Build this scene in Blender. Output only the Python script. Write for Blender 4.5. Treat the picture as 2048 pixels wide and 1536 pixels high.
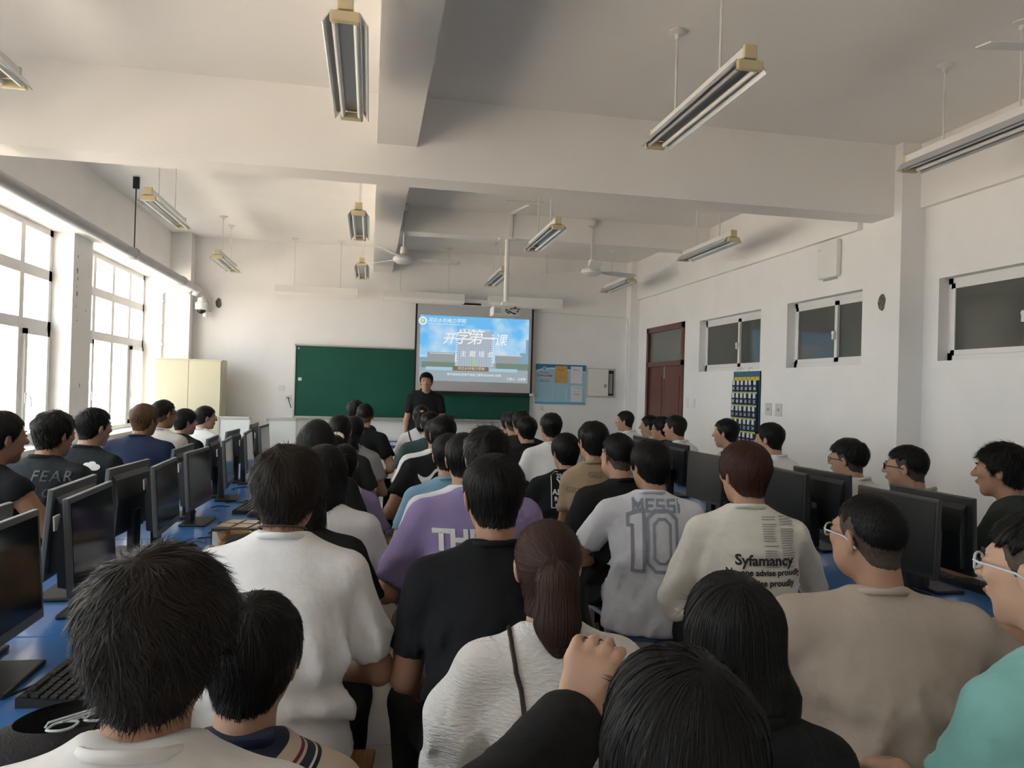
import bpy, bmesh, math, random
import numpy as np
from mathutils import Vector, Matrix
from mathutils.bvhtree import BVHTree

for _o in list(bpy.data.objects):
    bpy.data.objects.remove(_o)
SC = bpy.context.scene
COL = SC.collection
PI = math.pi

# ------------------------------------------------------------------ camera
CAM_YAW, CAM_PITCH, CAM_ROLL = math.radians(10.854), math.radians(0.454), 0.028
CAM_H = 1.5
_f = Vector((math.sin(CAM_YAW) * math.cos(CAM_PITCH), math.cos(CAM_YAW) * math.cos(CAM_PITCH), math.sin(CAM_PITCH)))
_r0 = Vector((math.cos(CAM_YAW), -math.sin(CAM_YAW), 0))
_u0 = _r0.cross(_f)
_R = _r0 * math.cos(CAM_ROLL) + _u0 * math.sin(CAM_ROLL)
_U = -_r0 * math.sin(CAM_ROLL) + _u0 * math.cos(CAM_ROLL)
cam_data = bpy.data.cameras.new('camera')
cam_data.sensor_fit = 'HORIZONTAL'
cam_data.sensor_width = 36.0
cam_data.lens = 1480.0 / 2048.0 * 36.0
cam_data.clip_start = 0.05
cam_data.clip_end = 300
cam = bpy.data.objects.new('camera', cam_data)
COL.objects.link(cam)
cam.matrix_world = Matrix(((_R.x, _U.x, -_f.x, 0), (_R.y, _U.y, -_f.y, 0), (_R.z, _U.z, -_f.z, CAM_H), (0, 0, 0, 1)))
SC.camera = cam

# ------------------------------------------------------------------ world, sun, exposure
SC.view_settings.view_transform = 'Standard'
SC.view_settings.look = 'None'
SC.view_settings.gamma = 1.0
SC.view_settings.use_curve_mapping = False
SC.view_settings.exposure = EXPOSURE = 1.74
SC.cycles.use_denoising = True
SC.cycles.max_bounces = 8
SC.cycles.diffuse_bounces = 5
SC.cycles.glossy_bounces = 3
SC.cycles.transparent_max_bounces = 12
SC.cycles.sample_clamp_indirect = 6.0
SC.cycles.caustics_reflective = False
SC.cycles.caustics_refractive = False
world = bpy.data.worlds.new('sky')
SC.world = world
world.use_nodes = True
_bg = world.node_tree.nodes['Background']
_bg.inputs[0].default_value = (0.88, 0.95, 1.0, 1)
_bg.inputs[1].default_value = 2.6
sun_data = bpy.data.lights.new('sun', 'SUN')
sun_data.energy = 8.0
sun_data.angle = math.radians(1.0)
sun_data.color = (1.0, 0.95, 0.88)
sun = bpy.data.objects.new('sun', sun_data)
COL.objects.link(sun)
sun.rotation_euler = Vector((-0.62, 0.25, -0.9)).to_track_quat('-Z', 'Y').to_euler()   # high, from behind the corridor side
def portal(y0, y1, z0, z1, x):
    d = bpy.data.lights.new('window_portal', 'AREA')
    d.shape = 'RECTANGLE'
    d.size = z1 - z0
    d.size_y = y1 - y0
    d.cycles.is_portal = True
    o = bpy.data.objects.new('window_portal', d)
    COL.objects.link(o)
    o.location = (x, (y0 + y1) / 2, (z0 + z1) / 2)
    o.rotation_euler = (0, -PI / 2, 0)
    return o

# ------------------------------------------------------------------ tiny toolkit
MATS = {}
def mat(key, color, rough=0.6, metal=0.0, spec=0.5, noise=0.0, nscale=20.0, bump=0.0, bscale=60.0, emit=None, estr=1.0, coat=0.0, sheen=0.0, alpha=None, coords='Object', stretch=None):
    if key in MATS:
        return MATS[key]
    m = bpy.data.materials.new(key)
    m.use_nodes = True
    nt = m.node_tree
    b = nt.nodes['Principled BSDF']
    b.inputs['Base Color'].default_value = (*color, 1)
    b.inputs['Roughness'].default_value = rough
    b.inputs['Metallic'].default_value = metal
    b.inputs['Specular IOR Level'].default_value = spec
    if coat: b.inputs['Coat Weight'].default_value = coat
    if sheen:
        b.inputs['Sheen Weight'].default_value = sheen
        b.inputs['Sheen Roughness'].default_value = 0.5
    if emit:
        b.inputs['Emission Color'].default_value = (*emit, 1)
        b.inputs['Emission Strength'].default_value = estr
    if noise or bump:
        tc = nt.nodes.new('ShaderNodeTexCoord')
        src = tc.outputs[coords]
        if stretch:
            mp = nt.nodes.new('ShaderNodeMapping')
            mp.inputs['Scale'].default_value = stretch
            nt.links.new(src, mp.inputs[0]); src = mp.outputs[0]
        if noise:
            n = nt.nodes.new('ShaderNodeTexNoise'); n.inputs['Scale'].default_value = nscale
            n.inputs['Detail'].default_value = 4
            nt.links.new(src, n.inputs['Vector'])
            r = nt.nodes.new('ShaderNodeMapRange')
            r.inputs[1].default_value = 0.3; r.inputs[2].default_value = 0.7
            r.inputs[3].default_value = 1 - noise; r.inputs[4].default_value = 1 + noise
            nt.links.new(n.outputs[0], r.inputs[0])
            mx = nt.nodes.new('ShaderNodeMix'); mx.data_type = 'RGBA'; mx.blend_type = 'MULTIPLY'
            mx.inputs[0].default_value = 1
            mx.inputs[6].default_value = (*color, 1)
            nt.links.new(r.outputs[0], mx.inputs[7])
            nt.links.new(mx.outputs[2], b.inputs['Base Color'])
        if bump:
            n2 = nt.nodes.new('ShaderNodeTexNoise'); n2.inputs['Scale'].default_value = bscale
            n2.inputs['Detail'].default_value = 3
            nt.links.new(src, n2.inputs['Vector'])
            bp = nt.nodes.new('ShaderNodeBump'); bp.inputs['Strength'].default_value = bump
            bp.inputs['Distance'].default_value = 0.01
            nt.links.new(n2.outputs[0], bp.inputs['Height'])
            nt.links.new(bp.outputs[0], b.inputs['Normal'])
    MATS[key] = m
    return m

def glass_mat(key, tint=(1, 1, 1), refl=0.08):
    if key in MATS: return MATS[key]
    m = bpy.data.materials.new(key); m.use_nodes = True
    nt = m.node_tree; nt.nodes.clear()
    out = nt.nodes.new('ShaderNodeOutputMaterial')
    t = nt.nodes.new('ShaderNodeBsdfTransparent'); t.inputs[0].default_value = (*tint, 1)
    g = nt.nodes.new('ShaderNodeBsdfGlossy'); g.inputs['Roughness'].default_value = 0.02
    mx = nt.nodes.new('ShaderNodeMixShader'); mx.inputs[0].default_value = refl
    nt.links.new(t.outputs[0], mx.inputs[1]); nt.links.new(g.outputs[0], mx.inputs[2])
    nt.links.new(mx.outputs[0], out.inputs[0])
    MATS[key] = m
    return m

class MB:
    """collects shapes into one mesh"""
    def __init__(s): s.v = []; s.f = []
    def add(s, vs, fs):
        n = len(s.v); s.v += [tuple(v) for v in vs]; s.f += [tuple(i + n for i in f) for f in fs]; return s
    def box(s, x0, x1, y0, y1, z0, z1, b=0.0):
        if b <= 0:
            vs = [(x, y, z) for x in (x0, x1) for y in (y0, y1) for z in (z0, z1)]
            return s.add(vs, [(0, 1, 3, 2), (4, 6, 7, 5), (0, 4, 5, 1), (2, 3, 7, 6), (0, 2, 6, 4), (1, 5, 7, 3)])
        bm = bmesh.new(); bmesh.ops.create_cube(bm, size=1)
        bmesh.ops.scale(bm, vec=(x1 - x0, y1 - y0, z1 - z0), verts=bm.verts)
        bmesh.ops.translate(bm, vec=((x0 + x1) / 2, (y0 + y1) / 2, (z0 + z1) / 2), verts=bm.verts)
        bmesh.ops.bevel(bm, geom=bm.edges[:], offset=min(b, abs(x1 - x0) * .45, abs(y1 - y0) * .45, abs(z1 - z0) * .45), segments=2, affect='EDGES', profile=0.6)
        bm.verts.index_update()
        s.add([v.co for v in bm.verts], [[v.index for v in f.verts] for f in bm.faces]); bm.free(); return s
    def tube(s, pts, r, n=8, cap=True, closed=False):
        P = [Vector(p) for p in pts]; m = len(P); rings = []
        rr = r if hasattr(r, '__len__') else [r] * m
        up = Vector((0, 0, 1)); prevx = None
        for i in range(m):
            a = P[i - 1] if (i > 0 or closed) else P[i]; c = P[(i + 1) % m] if (i < m - 1 or closed) else P[i]
            d = (c - a).normalized() if (c - a).length > 1e-9 else up
            if prevx is None:
                ref = up if abs(d.z) < .95 else Vector((1, 0, 0)); xx = d.cross(ref).normalized()
            else:
                xx = (prevx - d * prevx.dot(d)).normalized()
            prevx = xx; yy = d.cross(xx)
            rings.append([P[i] + (xx * math.cos(2 * PI * k / n) + yy * math.sin(2 * PI * k / n)) * rr[i] for k in range(n)])
        vs = [v for rg in rings for v in rg]; fs = []
        for i in range(m if closed else m - 1):
            j = (i + 1) % m
            for k in range(n):
                l = (k + 1) % n; fs.append((i * n + k, i * n + l, j * n + l, j * n + k))
        if cap and not closed:
            fs.append(tuple(range(n))[::-1]); fs.append(tuple((m - 1) * n + k for k in range(n)))
        return s.add(vs, fs)
    def lathe(s, prof, c=(0, 0, 0), n=20, axis='Z'):
        vs = []; fs = []
        for (r, z) in prof:
            for k in range(n):
                a = 2 * PI * k / n
                p = (r * math.cos(a), r * math.sin(a), z)
                if axis == 'Y': p = (p[0], p[2], p[1])
                if axis == 'X': p = (p[2], p[0], p[1])
                vs.append((p[0] + c[0], p[1] + c[1], p[2] + c[2]))
        m = len(prof)
        for i in range(m - 1):
            for k in range(n):
                l = (k + 1) % n; fs.append((i * n + k, i * n + l, (i + 1) * n + l, (i + 1) * n + k))
        fs.append(tuple(range(n))[::-1]); fs.append(tuple((m - 1) * n + k for k in range(n)))
        return s.add(vs, fs)
    def prism(s, poly, y0, y1, plane='XZ'):
        n = len(poly)
        mk = {'XZ': lambda p, t: (p[0], t, p[1]), 'YZ': lambda p, t: (t, p[0], p[1]), 'XY': lambda p, t: (p[0], p[1], t)}[plane]
        vs = [mk(p, y0) for p in poly] + [mk(p, y1) for p in poly]
        fs = [tuple(range(n)), tuple(range(2 * n - 1, n - 1, -1))] + [(i, (i + n), ((i + 1) % n + n), (i + 1) % n) for i in range(n)]
        return s.add(vs, fs)
    def mesh(s, name='m'):
        me = bpy.data.meshes.new(name); me.from_pydata(s.v, [], s.f); me.validate(); me.update()
        bm = bmesh.new(); bm.from_mesh(me); bmesh.ops.recalc_face_normals(bm, faces=bm.faces[:]); bm.to_mesh(me); bm.free()
        return me
    def obj(s, name, m, parent=None, smooth=False, loc=None):
        return put(name, s.mesh(name), m, parent, smooth, loc)
def put(name, me, m, parent=None, smooth=False, loc=None, rz=0):
    if m is not None and not me.materials: me.materials.append(m)
    if smooth:
        me.polygons.foreach_set('use_smooth', [True] * len(me.polygons))
        if hasattr(me, 'set_sharp_from_angle'): me.set_sharp_from_angle(angle=math.radians(40))
    o = bpy.data.objects.new(name, me); COL.objects.link(o)
    if parent: o.parent = parent
    if loc: o.location = loc
    if rz: o.rotation_euler = (0, 0, rz)
    return o
def tag(o, label=None, cat=None, group=None, kind=None):
    if label: o['label'] = label
    if cat: o['category'] = cat
    if group: o['group'] = group
    if kind: o['kind'] = kind
    return o
def empty(name, loc=(0, 0, 0), rz=0.0):
    o = bpy.data.objects.new(name, None); o.empty_display_size = .1; COL.objects.link(o)
    o.location = loc; o.rotation_euler = (0, 0, rz); return o
def copy_tree(o, parent=None):
    c = o.copy(); COL.objects.link(c)
    c.parent = parent
    for ch in list(o.children): copy_tree(ch, c)
    return c
def box(name, m, x0, x1, y0, y1, z0, z1, parent=None, b=0.0):
    return MB().box(x0, x1, y0, y1, z0, z1, b).obj(name, m, parent)

def text_mesh(body, size=1.0, depth=0.0, align='CENTER', bold=0.0, shear=0.0, space=1.0):
    cu = bpy.data.curves.new('txt', 'FONT'); cu.body = body; cu.size = size
    cu.align_x = align; cu.align_y = 'CENTER'; cu.extrude = depth; cu.offset = bold; cu.shear = shear
    cu.space_character = space; cu.resolution_u = 3
    o = bpy.data.objects.new('txt', cu); COL.objects.link(o)
    dg = bpy.context.evaluated_depsgraph_get(); dg.update()
    me = bpy.data.meshes.new_from_object(o.evaluated_get(dg))
    bpy.data.objects.remove(o); bpy.data.curves.remove(cu)
    return me
def wall_text(name, body, m, size, loc, parent, face='-Y', bold=0.0, shear=0.0, depth=0.0005, align='CENTER', sx=1.0, space=1.0):
    """flat lettering on a wall-like surface; loc is its centre in the parent's frame"""
    me = text_mesh(body, size, depth, align, bold, shear, space)
    R = Matrix.Rotation(PI / 2, 4, 'X')
    if face == '-X': R = Matrix.Rotation(-PI / 2, 4, 'Z') @ R
    me.transform(R @ Matrix.Diagonal((sx, 1, 1, 1)))
    me.materials.clear()
    return put(name, me, m, parent, False, loc)
# ------------------------------------------------------------------ room shell
D = 11.3          # front wall
CZ = 3.58         # ceiling
XL, XP, XW = -2.79, -2.93, -3.15      # lintel face, pier face, window plane
XR, XR2 = 4.15, 4.37                  # corridor wall in the front bay, and set back in the near bay
YB = -1.6
M_wall = mat('wall_paint', (0.87, 0.86, 0.855), 0.75, spec=0.25, noise=0.02, nscale=3, bump=0.03, bscale=90)
M_ceil = mat('ceiling_paint', (0.87, 0.855, 0.845), 0.85, spec=0.15, noise=0.015, nscale=2)
M_white = mat('white_plastic', (0.80, 0.80, 0.78), 0.4)
M_frame = mat('window_plastic', (0.78, 0.77, 0.76), 0.35)
M_metalw = mat('white_metal', (0.72, 0.72, 0.71), 0.4)
M_grey = mat('grey_metal', (0.42, 0.43, 0.44), 0.4, metal=0.3)
M_steel = mat('steel', (0.55, 0.56, 0.57), 0.3, metal=0.9)
M_black = mat('black_plastic', (0.012, 0.013, 0.015), 0.45)
M_dark = mat('dark_hole', (0.03, 0.028, 0.025), 0.9)
M_glass = glass_mat('clear_glass', (0.97, 0.98, 0.98), 0.05)
M_tile = mat('floor_tile_glaze', (0.66, 0.63, 0.58), 0.16, spec=0.5, noise=0.05, nscale=2.5)
M_grout = mat('grout', (0.20, 0.18, 0.16), 0.9)

def struct(o, label=None):
    o['kind'] = 'structure'
    if label: o['label'] = label
    return o
fl = struct(box('floor', M_grout, -3.4, 4.6, YB - .1, D + .2, -0.2, -0.004), 'pale glazed tile floor of the classroom')
tm = MB().box(-.398, .398, -.398, .398, -.006, 0, .0015).mesh('tile'); tm.materials.append(M_tile)
for i in range(10):
    for j in range(17):
        cx, cy = -3.0 + .8 * i, YB + .35 + .8 * j
        if cx > 4.7 or cy > D + .3: continue
        t = put('tile', tm, None, fl); t.location = (cx, cy, 0)
struct(box('ceiling', M_ceil, -3.5, 4.9, YB - .3, D + .4, CZ, CZ + .25), 'white painted ceiling')
struct(box('ceiling_beam', M_ceil, 0.0, 0.28, YB, D, 3.22, CZ), 'white ceiling beam running lengthwise towards the front wall')
struct(box('ceiling_beam', M_ceil, XL - .1, XR2, 5.33, 5.60, 3.0, CZ), 'deep white crossbeam spanning the middle of the room')
struct(box('ceiling_beam', M_ceil, 0.28, XR, 8.58, 8.83, 3.29, CZ), 'shallow white crossbeam carrying the projector pole')
struct(box('wall_front', M_wall, -3.4, 4.8, D, D + .2, 0, CZ), 'white front wall behind the blackboard')
struct(box('wall_back', M_wall, -3.4, 4.8, YB - .2, YB, 0, CZ), 'white rear wall behind the viewer')
WINS = [(8.56, 11.10), (5.50, 8.05), (2.45, 5.0), (-0.6, 1.95)]
SILL, SOF = 0.87, 2.94
mb = MB()
mb.box(-3.35, XP, YB, D, 0, SILL - .05)                      # parapet below the windows
prev = D
for (a, b) in WINS:
    mb.box(-3.35, XP, b, prev, SILL - .05, SOF); prev = a
mb.box(-3.35, XP, YB, prev, SILL - .05, SOF)
mb.box(-3.35, XL, YB, D, SOF, CZ)                            # lintel
struct(mb.obj('wall_left', M_wall), 'white window wall with piers and deep lintel')
rng = random.Random(21)
for (yy, zz, sz) in ((8.16, 2.72, .02), (8.15, 2.58, .03), (8.17, 2.50, .018), (8.16, 2.35, .03), (8.15, 2.22, .014), (8.18, 2.08, .012), (8.30, 1.42, .02), (8.4, 2.2, .012), (8.15, 2.42, .012)):
    pl = [(yy + sz * .6 * (.6 + .6 * rng.random()) * math.cos(2 * PI * k / 9), zz + sz * (.7 + .6 * rng.random()) * math.sin(2 * PI * k / 9)) for k in range(9)]
    MB().prism(pl, XP - .002, XP + .0015, 'YZ').obj('plaster_chip', mat('chip_grey', (.30, .28, .26), .9), bpy.data.objects['wall_left'])
M_sill = mat('sill_stone', (0.66, 0.65, 0.62), 0.35, noise=.05, nscale=12)
for k, (a, b) in enumerate(WINS):
    struct(box('trim_%d' % (k + 1), M_sill, XW - .02, XP + .07, a - .02, b + .02, SILL - .05, SILL - .005, b=.006), 'pale stone window sill')
struct(box('wall_column_corner', M_wall, -3.2, -2.52, 11.08, D, 0, CZ), 'white column in the front corner by the window')
struct(box('wall_column_door', M_wall, 4.0, XR + .02, 11.1, D, 0, CZ), 'narrow white column beside the door corner')

# corridor wall with door and high windows cut out
RW = [(7.39, 8.91, 1.80, 2.455), (5.70, 6.87, 1.80, 2.455)]
DOOR = (9.36, 10.72, 0.0, 2.49)
mb = MB()
def wall_x(mb, x0, x1, ya, yb, holes):
    ys = sorted({ya, yb} | {h[0] for h in holes} | {h[1] for h in holes})
    for y0, y1 in zip(ys[:-1], ys[1:]):
        hs = [h for h in holes if h[0] <= y0 + 1e-6 and h[1] >= y1 - 1e-6]
        if not hs: mb.box(x0, x1, y0, y1, 0, CZ)
        else:
            h = hs[0]
            if h[2] > 0: mb.box(x0, x1, y0, y1, 0, h[2])
            mb.box(x0, x1, y0, y1, h[3], CZ)
wall_x(mb, XR, XR + .22, 5.24, D, RW + [DOOR])
mb.box(XR - .05, XR, 5.72, D, 2.97, CZ)                       # shallow band under the ceiling
RW3 = (3.35, 5.08, 1.82, 2.47)
wall_x(mb, XR2, XR2 + .22, YB, 5.24, [RW3, (0.6, 2.4, 1.82, 2.47)])
mb.box(XR2 - .05, XR2, YB, 5.24, 3.06, CZ)
struct(mb.obj('wall_right', M_wall), 'white corridor wall with high windows')
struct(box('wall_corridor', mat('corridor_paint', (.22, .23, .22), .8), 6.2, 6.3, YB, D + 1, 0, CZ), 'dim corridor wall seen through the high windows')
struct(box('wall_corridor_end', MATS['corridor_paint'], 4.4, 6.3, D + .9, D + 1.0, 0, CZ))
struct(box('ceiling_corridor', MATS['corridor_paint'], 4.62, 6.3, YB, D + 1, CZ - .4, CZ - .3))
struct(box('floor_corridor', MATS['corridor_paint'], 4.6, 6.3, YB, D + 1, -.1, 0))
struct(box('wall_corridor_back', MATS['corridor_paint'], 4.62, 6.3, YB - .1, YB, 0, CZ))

# outdoor place: ground and the opposite building
M_ground = mat('yard_paving', (0.74, 0.60, 0.46), .9, noise=.08, nscale=.5)
struct(box('ground', M_ground, -60, -3.4, -40, 60, -4.2, -4.0), 'sunlit yard outside the windows')
M_fac = mat('facade_plaster', (0.80, 0.76, 0.70), .8, noise=.05, nscale=.6)
ob = empty('apartment_building', (-26, 18, -4))
MB().box(-5, 0, -12, 40, 0, 17).obj('wall', M_fac, ob)
wm = MB().box(-.12, .02, -.7, .7, 0, 1.5).mesh('window'); wm.materials.append(mat('facade_window', (.25, .28, .3), .2))
bm_ = MB().box(0, .9, -1.0, 1.0, -.15, .9).mesh('balcony'); bm_.materials.append(mat('facade_balcony', (.62, .6, .56), .7))
for fl_ in range(5):
    for j in range(12):
        w = put('window', wm, None, ob); w.location = (0, -10 + j * 4.0, 1.4 + fl_ * 3.2)
        if j % 2 == 0:
            w = put('balcony', bm_, None, ob); w.location = (0, -10 + j * 4.0, .3 + fl_ * 3.2)
tag(ob, 'hazy pale apartment block across the yard outside the window', 'building')

# left windows: frame mesh, each pane an object, handles
T1, T2 = 1.99, 2.49
hmb = MB().box(-.004, .012, -.014, .014, -.07, .03, .004)
hmb.tube([(.012, 0, 0), (.04, 0, 0), (.046, .02, -.03), (.046, .03, -.10)], .008, 6)
handle_me = hmb.mesh('handle'); handle_me.materials.append(M_white)
for k, (a, b) in enumerate(WINS):
    fr = MB(); x0, x1 = XW - .03, XW + .03
    ncol = 4; cw = (b - a) / ncol
    fr.box(x0, x1, a, a + .07, SILL, SOF); fr.box(x0, x1, b - .07, b, SILL, SOF)
    fr.box(x0, x1, a, b, SILL, SILL + .05); fr.box(x0, x1, a, b, SOF - .06, SOF)
    for z in (T1, T2): fr.box(x0, x1, a, b, z - .05, z + .05)
    for c in range(1, ncol): fr.box(x0 - .001, x1 + .001, a + c * cw - .042, a + c * cw + .042, SILL, SOF)
    w = struct(fr.obj('window_%d' % (k + 1), M_frame), 'tall white-framed window with three rows of panes')
    for c in range(ncol):
        for (z0, z1, r) in ((SILL + .05, T1 - .05, 0), (T1 + .05, T2 - .05, 1), (T2 + .05, SOF - .06, 2)):
            ya, yb = a + c * cw + (.07 if c == 0 else .042), a + (c + 1) * cw - (.07 if c == ncol - 1 else .042)
            if r == 0 and c in (0, 3):
                s = MB(); t_ = .05
                s.box(x0, x1 + .025, ya, ya + t_, z0, z1).box(x0, x1 + .025, yb - t_, yb, z0, z1).box(x0, x1 + .025, ya, yb, z0, z0 + t_).box(x0, x1 + .025, ya, yb, z1 - t_, z1)
                so = s.obj('sash', M_frame, w)
                box('pane', M_glass, XW - .004, XW + .004, ya + t_, yb - t_, z0 + t_, z1 - t_, so)
                h = put('handle', handle_me, None, so); h.location = (x1 + .025, ya + .025 if c == 3 else yb - .025, 1.32)
            else:
                box('pane', M_glass, XW - .004, XW + .004, ya, yb, z0, z1, w)
    portal(a, b, SILL, SOF, XW - .06)

# high windows to the corridor
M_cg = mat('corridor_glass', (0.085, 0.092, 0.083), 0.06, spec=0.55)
def hi_window(n, y0, y1, z0, z1, xw, label, ym=None):
    fr = MB(); xa, xb = xw + .09, xw + .15; t = .045
    fr.box(xa, xb, y0, y0 + t, z0, z1).box(xa, xb, y1 - t, y1, z0, z1).box(xa, xb, y0, y1, z0, z0 + t + .02).box(xa, xb, y0, y1, z1 - t, z1)
    w = struct(fr.obj('window_%d' % n, M_frame), label)
    ym = ym or (y0 + y1) / 2
    for (ya, yb, xo) in ((y0 + t, ym + .03, .0), (ym - .03, y1 - t, .02)):
        s = MB(); q = .04; xs0, xs1 = xa + .004 - xo, xa + .03 - xo
        s.box(xs0, xs1, ya, ya + q, z0 + t, z1 - t).box(xs0, xs1, yb - q, yb, z0 + t, z1 - t).box(xs0, xs1, ya, yb, z0 + t, z0 + t + q).box(xs0, xs1, ya, yb, z1 - t - q, z1 - t)
        so = s.obj('sash', M_frame, w)
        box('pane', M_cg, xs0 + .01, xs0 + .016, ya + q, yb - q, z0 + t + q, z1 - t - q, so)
    MB().box(xa - .045, xa - .02, ym - .012, ym + .012, z0 + .25, z0 + .33, .004).box(xa - .05, xa - .035, ym - .03, ym + .012, z0 + .30, z0 + .32, .004).obj('latch', M_white, w)
    return w
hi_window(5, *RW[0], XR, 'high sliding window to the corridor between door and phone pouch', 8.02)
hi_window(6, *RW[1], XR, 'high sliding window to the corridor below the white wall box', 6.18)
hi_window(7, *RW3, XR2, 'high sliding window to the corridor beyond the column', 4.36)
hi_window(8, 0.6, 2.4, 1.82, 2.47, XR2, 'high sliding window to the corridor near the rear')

# door
M_door = mat('door_paint', (0.115, 0.028, 0.018), .35, noise=.08, nscale=4, coat=.2)
y0, y1 = DOOR[0], DOOR[1]
fr = MB().box(XR - .02, XR + .10, y0, y0 + .07, 0, 2.49).box(XR - .02, XR + .10, y1 - .07, y1, 0, 2.49).box(XR - .02, XR + .10, y0, y1, 2.41, 2.49).box(XR - .02, XR + .10, y0, y1, 1.90, 1.97)
dr = struct(fr.obj('door_1', M_door), 'dark red double door with a glazed transom')
ym = (y0 + y1) / 2
for (a, b) in ((y0 + .07, ym - .002), (ym + .002, y1 - .07)):
    lf = box('door_leaf', M_door, XR + .01, XR + .05, a, b, .01, 1.90, dr, b=.004)
    MB().box(XR + .004, XR + .012, a + .1, b - .1, .15, .85, .004).box(XR + .004, XR + .012, a + .1, b - .1, 1.0, 1.75, .004).obj('panel', M_door, lf)
    MB().tube([(XR + .01, (b - .05 if a < ym - .1 else a + .05), .95), (XR - .04, (b - .05 if a < ym - .1 else a + .05), .95), (XR - .04, (b - .15 if a < ym - .1 else a + .15), .95)], .009, 6).obj('handle', M_steel, lf)
box('pane', mat('transom_glass', (.16, .165, .155), .12), XR + .02, XR + .028, y0 + .07, y1 - .07, 1.97, 2.41, dr)
MB().box(XR - .005, XR + .012, ym - .012, ym + .012, 1.72, 1.90, .003).obj('bolt', M_steel, dr)
# ------------------------------------------------------------------ ceiling lamps
M_tube = mat('lamp_tube', (0.78, 0.79, 0.78), .3)
M_refl = mat('lamp_reflector', (0.62, 0.64, 0.66), .25, metal=.5)
M_cream = mat('cream_plastic', (0.62, 0.53, 0.33), .45)
M_rod = mat('lamp_rod', (0.70, 0.69, 0.67), .45)
LZ = 3.06
def make_lamp():
    L = 1.15; r = empty('ceiling_lamp')
    MB().prism([(-.03, .0), (.03, .0), (.03, .045), (-.03, .045)], 0, L).obj('lamp_channel', M_metalw, r)
    for s in (-1, 1):
        MB().prism([(s * .028, -.005), (s * .062, -.012), (s * .095, -.062), (s * .091, -.064), (s * .060, -.017), (s * .028, -.010)], .01, L - .01).obj('reflector', M_refl, r)
        MB().tube([(s * .045, .03, -.045), (s * .045, L - .03, -.045)], .013, 10).obj('fluorescent_tube', M_tube, r, True)
    MB().box(-.028, .028, .03, L - .03, -.012, 0).obj('reflector_spine', M_refl, r)
    for y in (0.0, L):
        MB().box(-.032, .032, y - .012, y + .012, -.01, .055, .006).box(-.062, .062, y - .016, y + .016, -.062, -.018, .008).obj('end_cap', M_cream, r)
    for y in (.3, L - .3):
        MB().tube([(0, y, .04), (0, y, CZ - LZ)], .006, 6).obj('rod', M_rod, r)
        MB().lathe([(.012, -.05), (.016, -.02), (.05, -.008), (.05, 0)], (0, y, CZ - LZ), 14).obj('ceiling_rose', M_metalw, r, True)
    return r
lamp0 = make_lamp()
cols = [(-1.87, 'window-side'), (-.145, 'beam-side'), (1.67, 'projector-side'), (3.43, 'corridor-side')]
rows = [(3.13, 'nearest'), (6.66, 'middle'), (9.52, 'farthest')]
first = True
for (x, cn) in cols:
    for (y, rn) in rows:
        o = lamp0 if first else copy_tree(lamp0); first = False
        o.location = (x, y, LZ)
        tag(o,
            'twin-tube hanging lamp, %s of three %s' % (rn, {'window-side': 'along the windows', 'beam-side': 'beside the lengthwise ceiling beam', 'projector-side': 'between ceiling beam and corridor side', 'corridor-side': 'along the corridor wall'}[cn]),
            'lamp', 'hanging twin-tube lamps')
for (xa, xb, lab) in ((-1.36, -.21, 'long white board lamp hanging over the left half of the blackboard'),
                      (.16, 1.34, 'white board lamp over the left part of the projection screen'),
                      (1.71, 2.84, 'white board lamp over the right part of the screen behind the projector')):
    r = empty('board_lamp', (xa, 10.98, 2.83)); L = xb - xa
    MB().prism([(-.05, .07), (.05, .07), (.07, -.03), (.05, -.07), (.04, -.02), (-.05, -.02), (-.07, -.07), (-.09, -.03)], 0, L, 'YZ').obj('lamp_housing', mat('lamp_white', (.86, .85, .82), .4), r)
    MB().tube([(.03, 0.01, -.035), (L - .03, 0.01, -.035)], .013, 8).obj('fluorescent_tube', M_tube, r, True)
    for t in (.22, .78) if L < 1.17 else (.2, .8):
        MB().tube([(L * t, 0, .04), (L * t, 0, CZ - 2.83)], .006, 6).obj('rod', M_rod, r)
        MB().lathe([(.012, -.05), (.016, -.02), (.05, -.008), (.05, 0)], (L * t, 0, CZ - 2.83), 14).obj('ceiling_rose', M_metalw, r, True)
    for x in (0, L): MB().box(x - .004, x + .004, -.055, .072, -.062, .055).obj('end_cap', M_metalw, r)
    tag(r, lab, 'lamp', 'board lamps')

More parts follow.
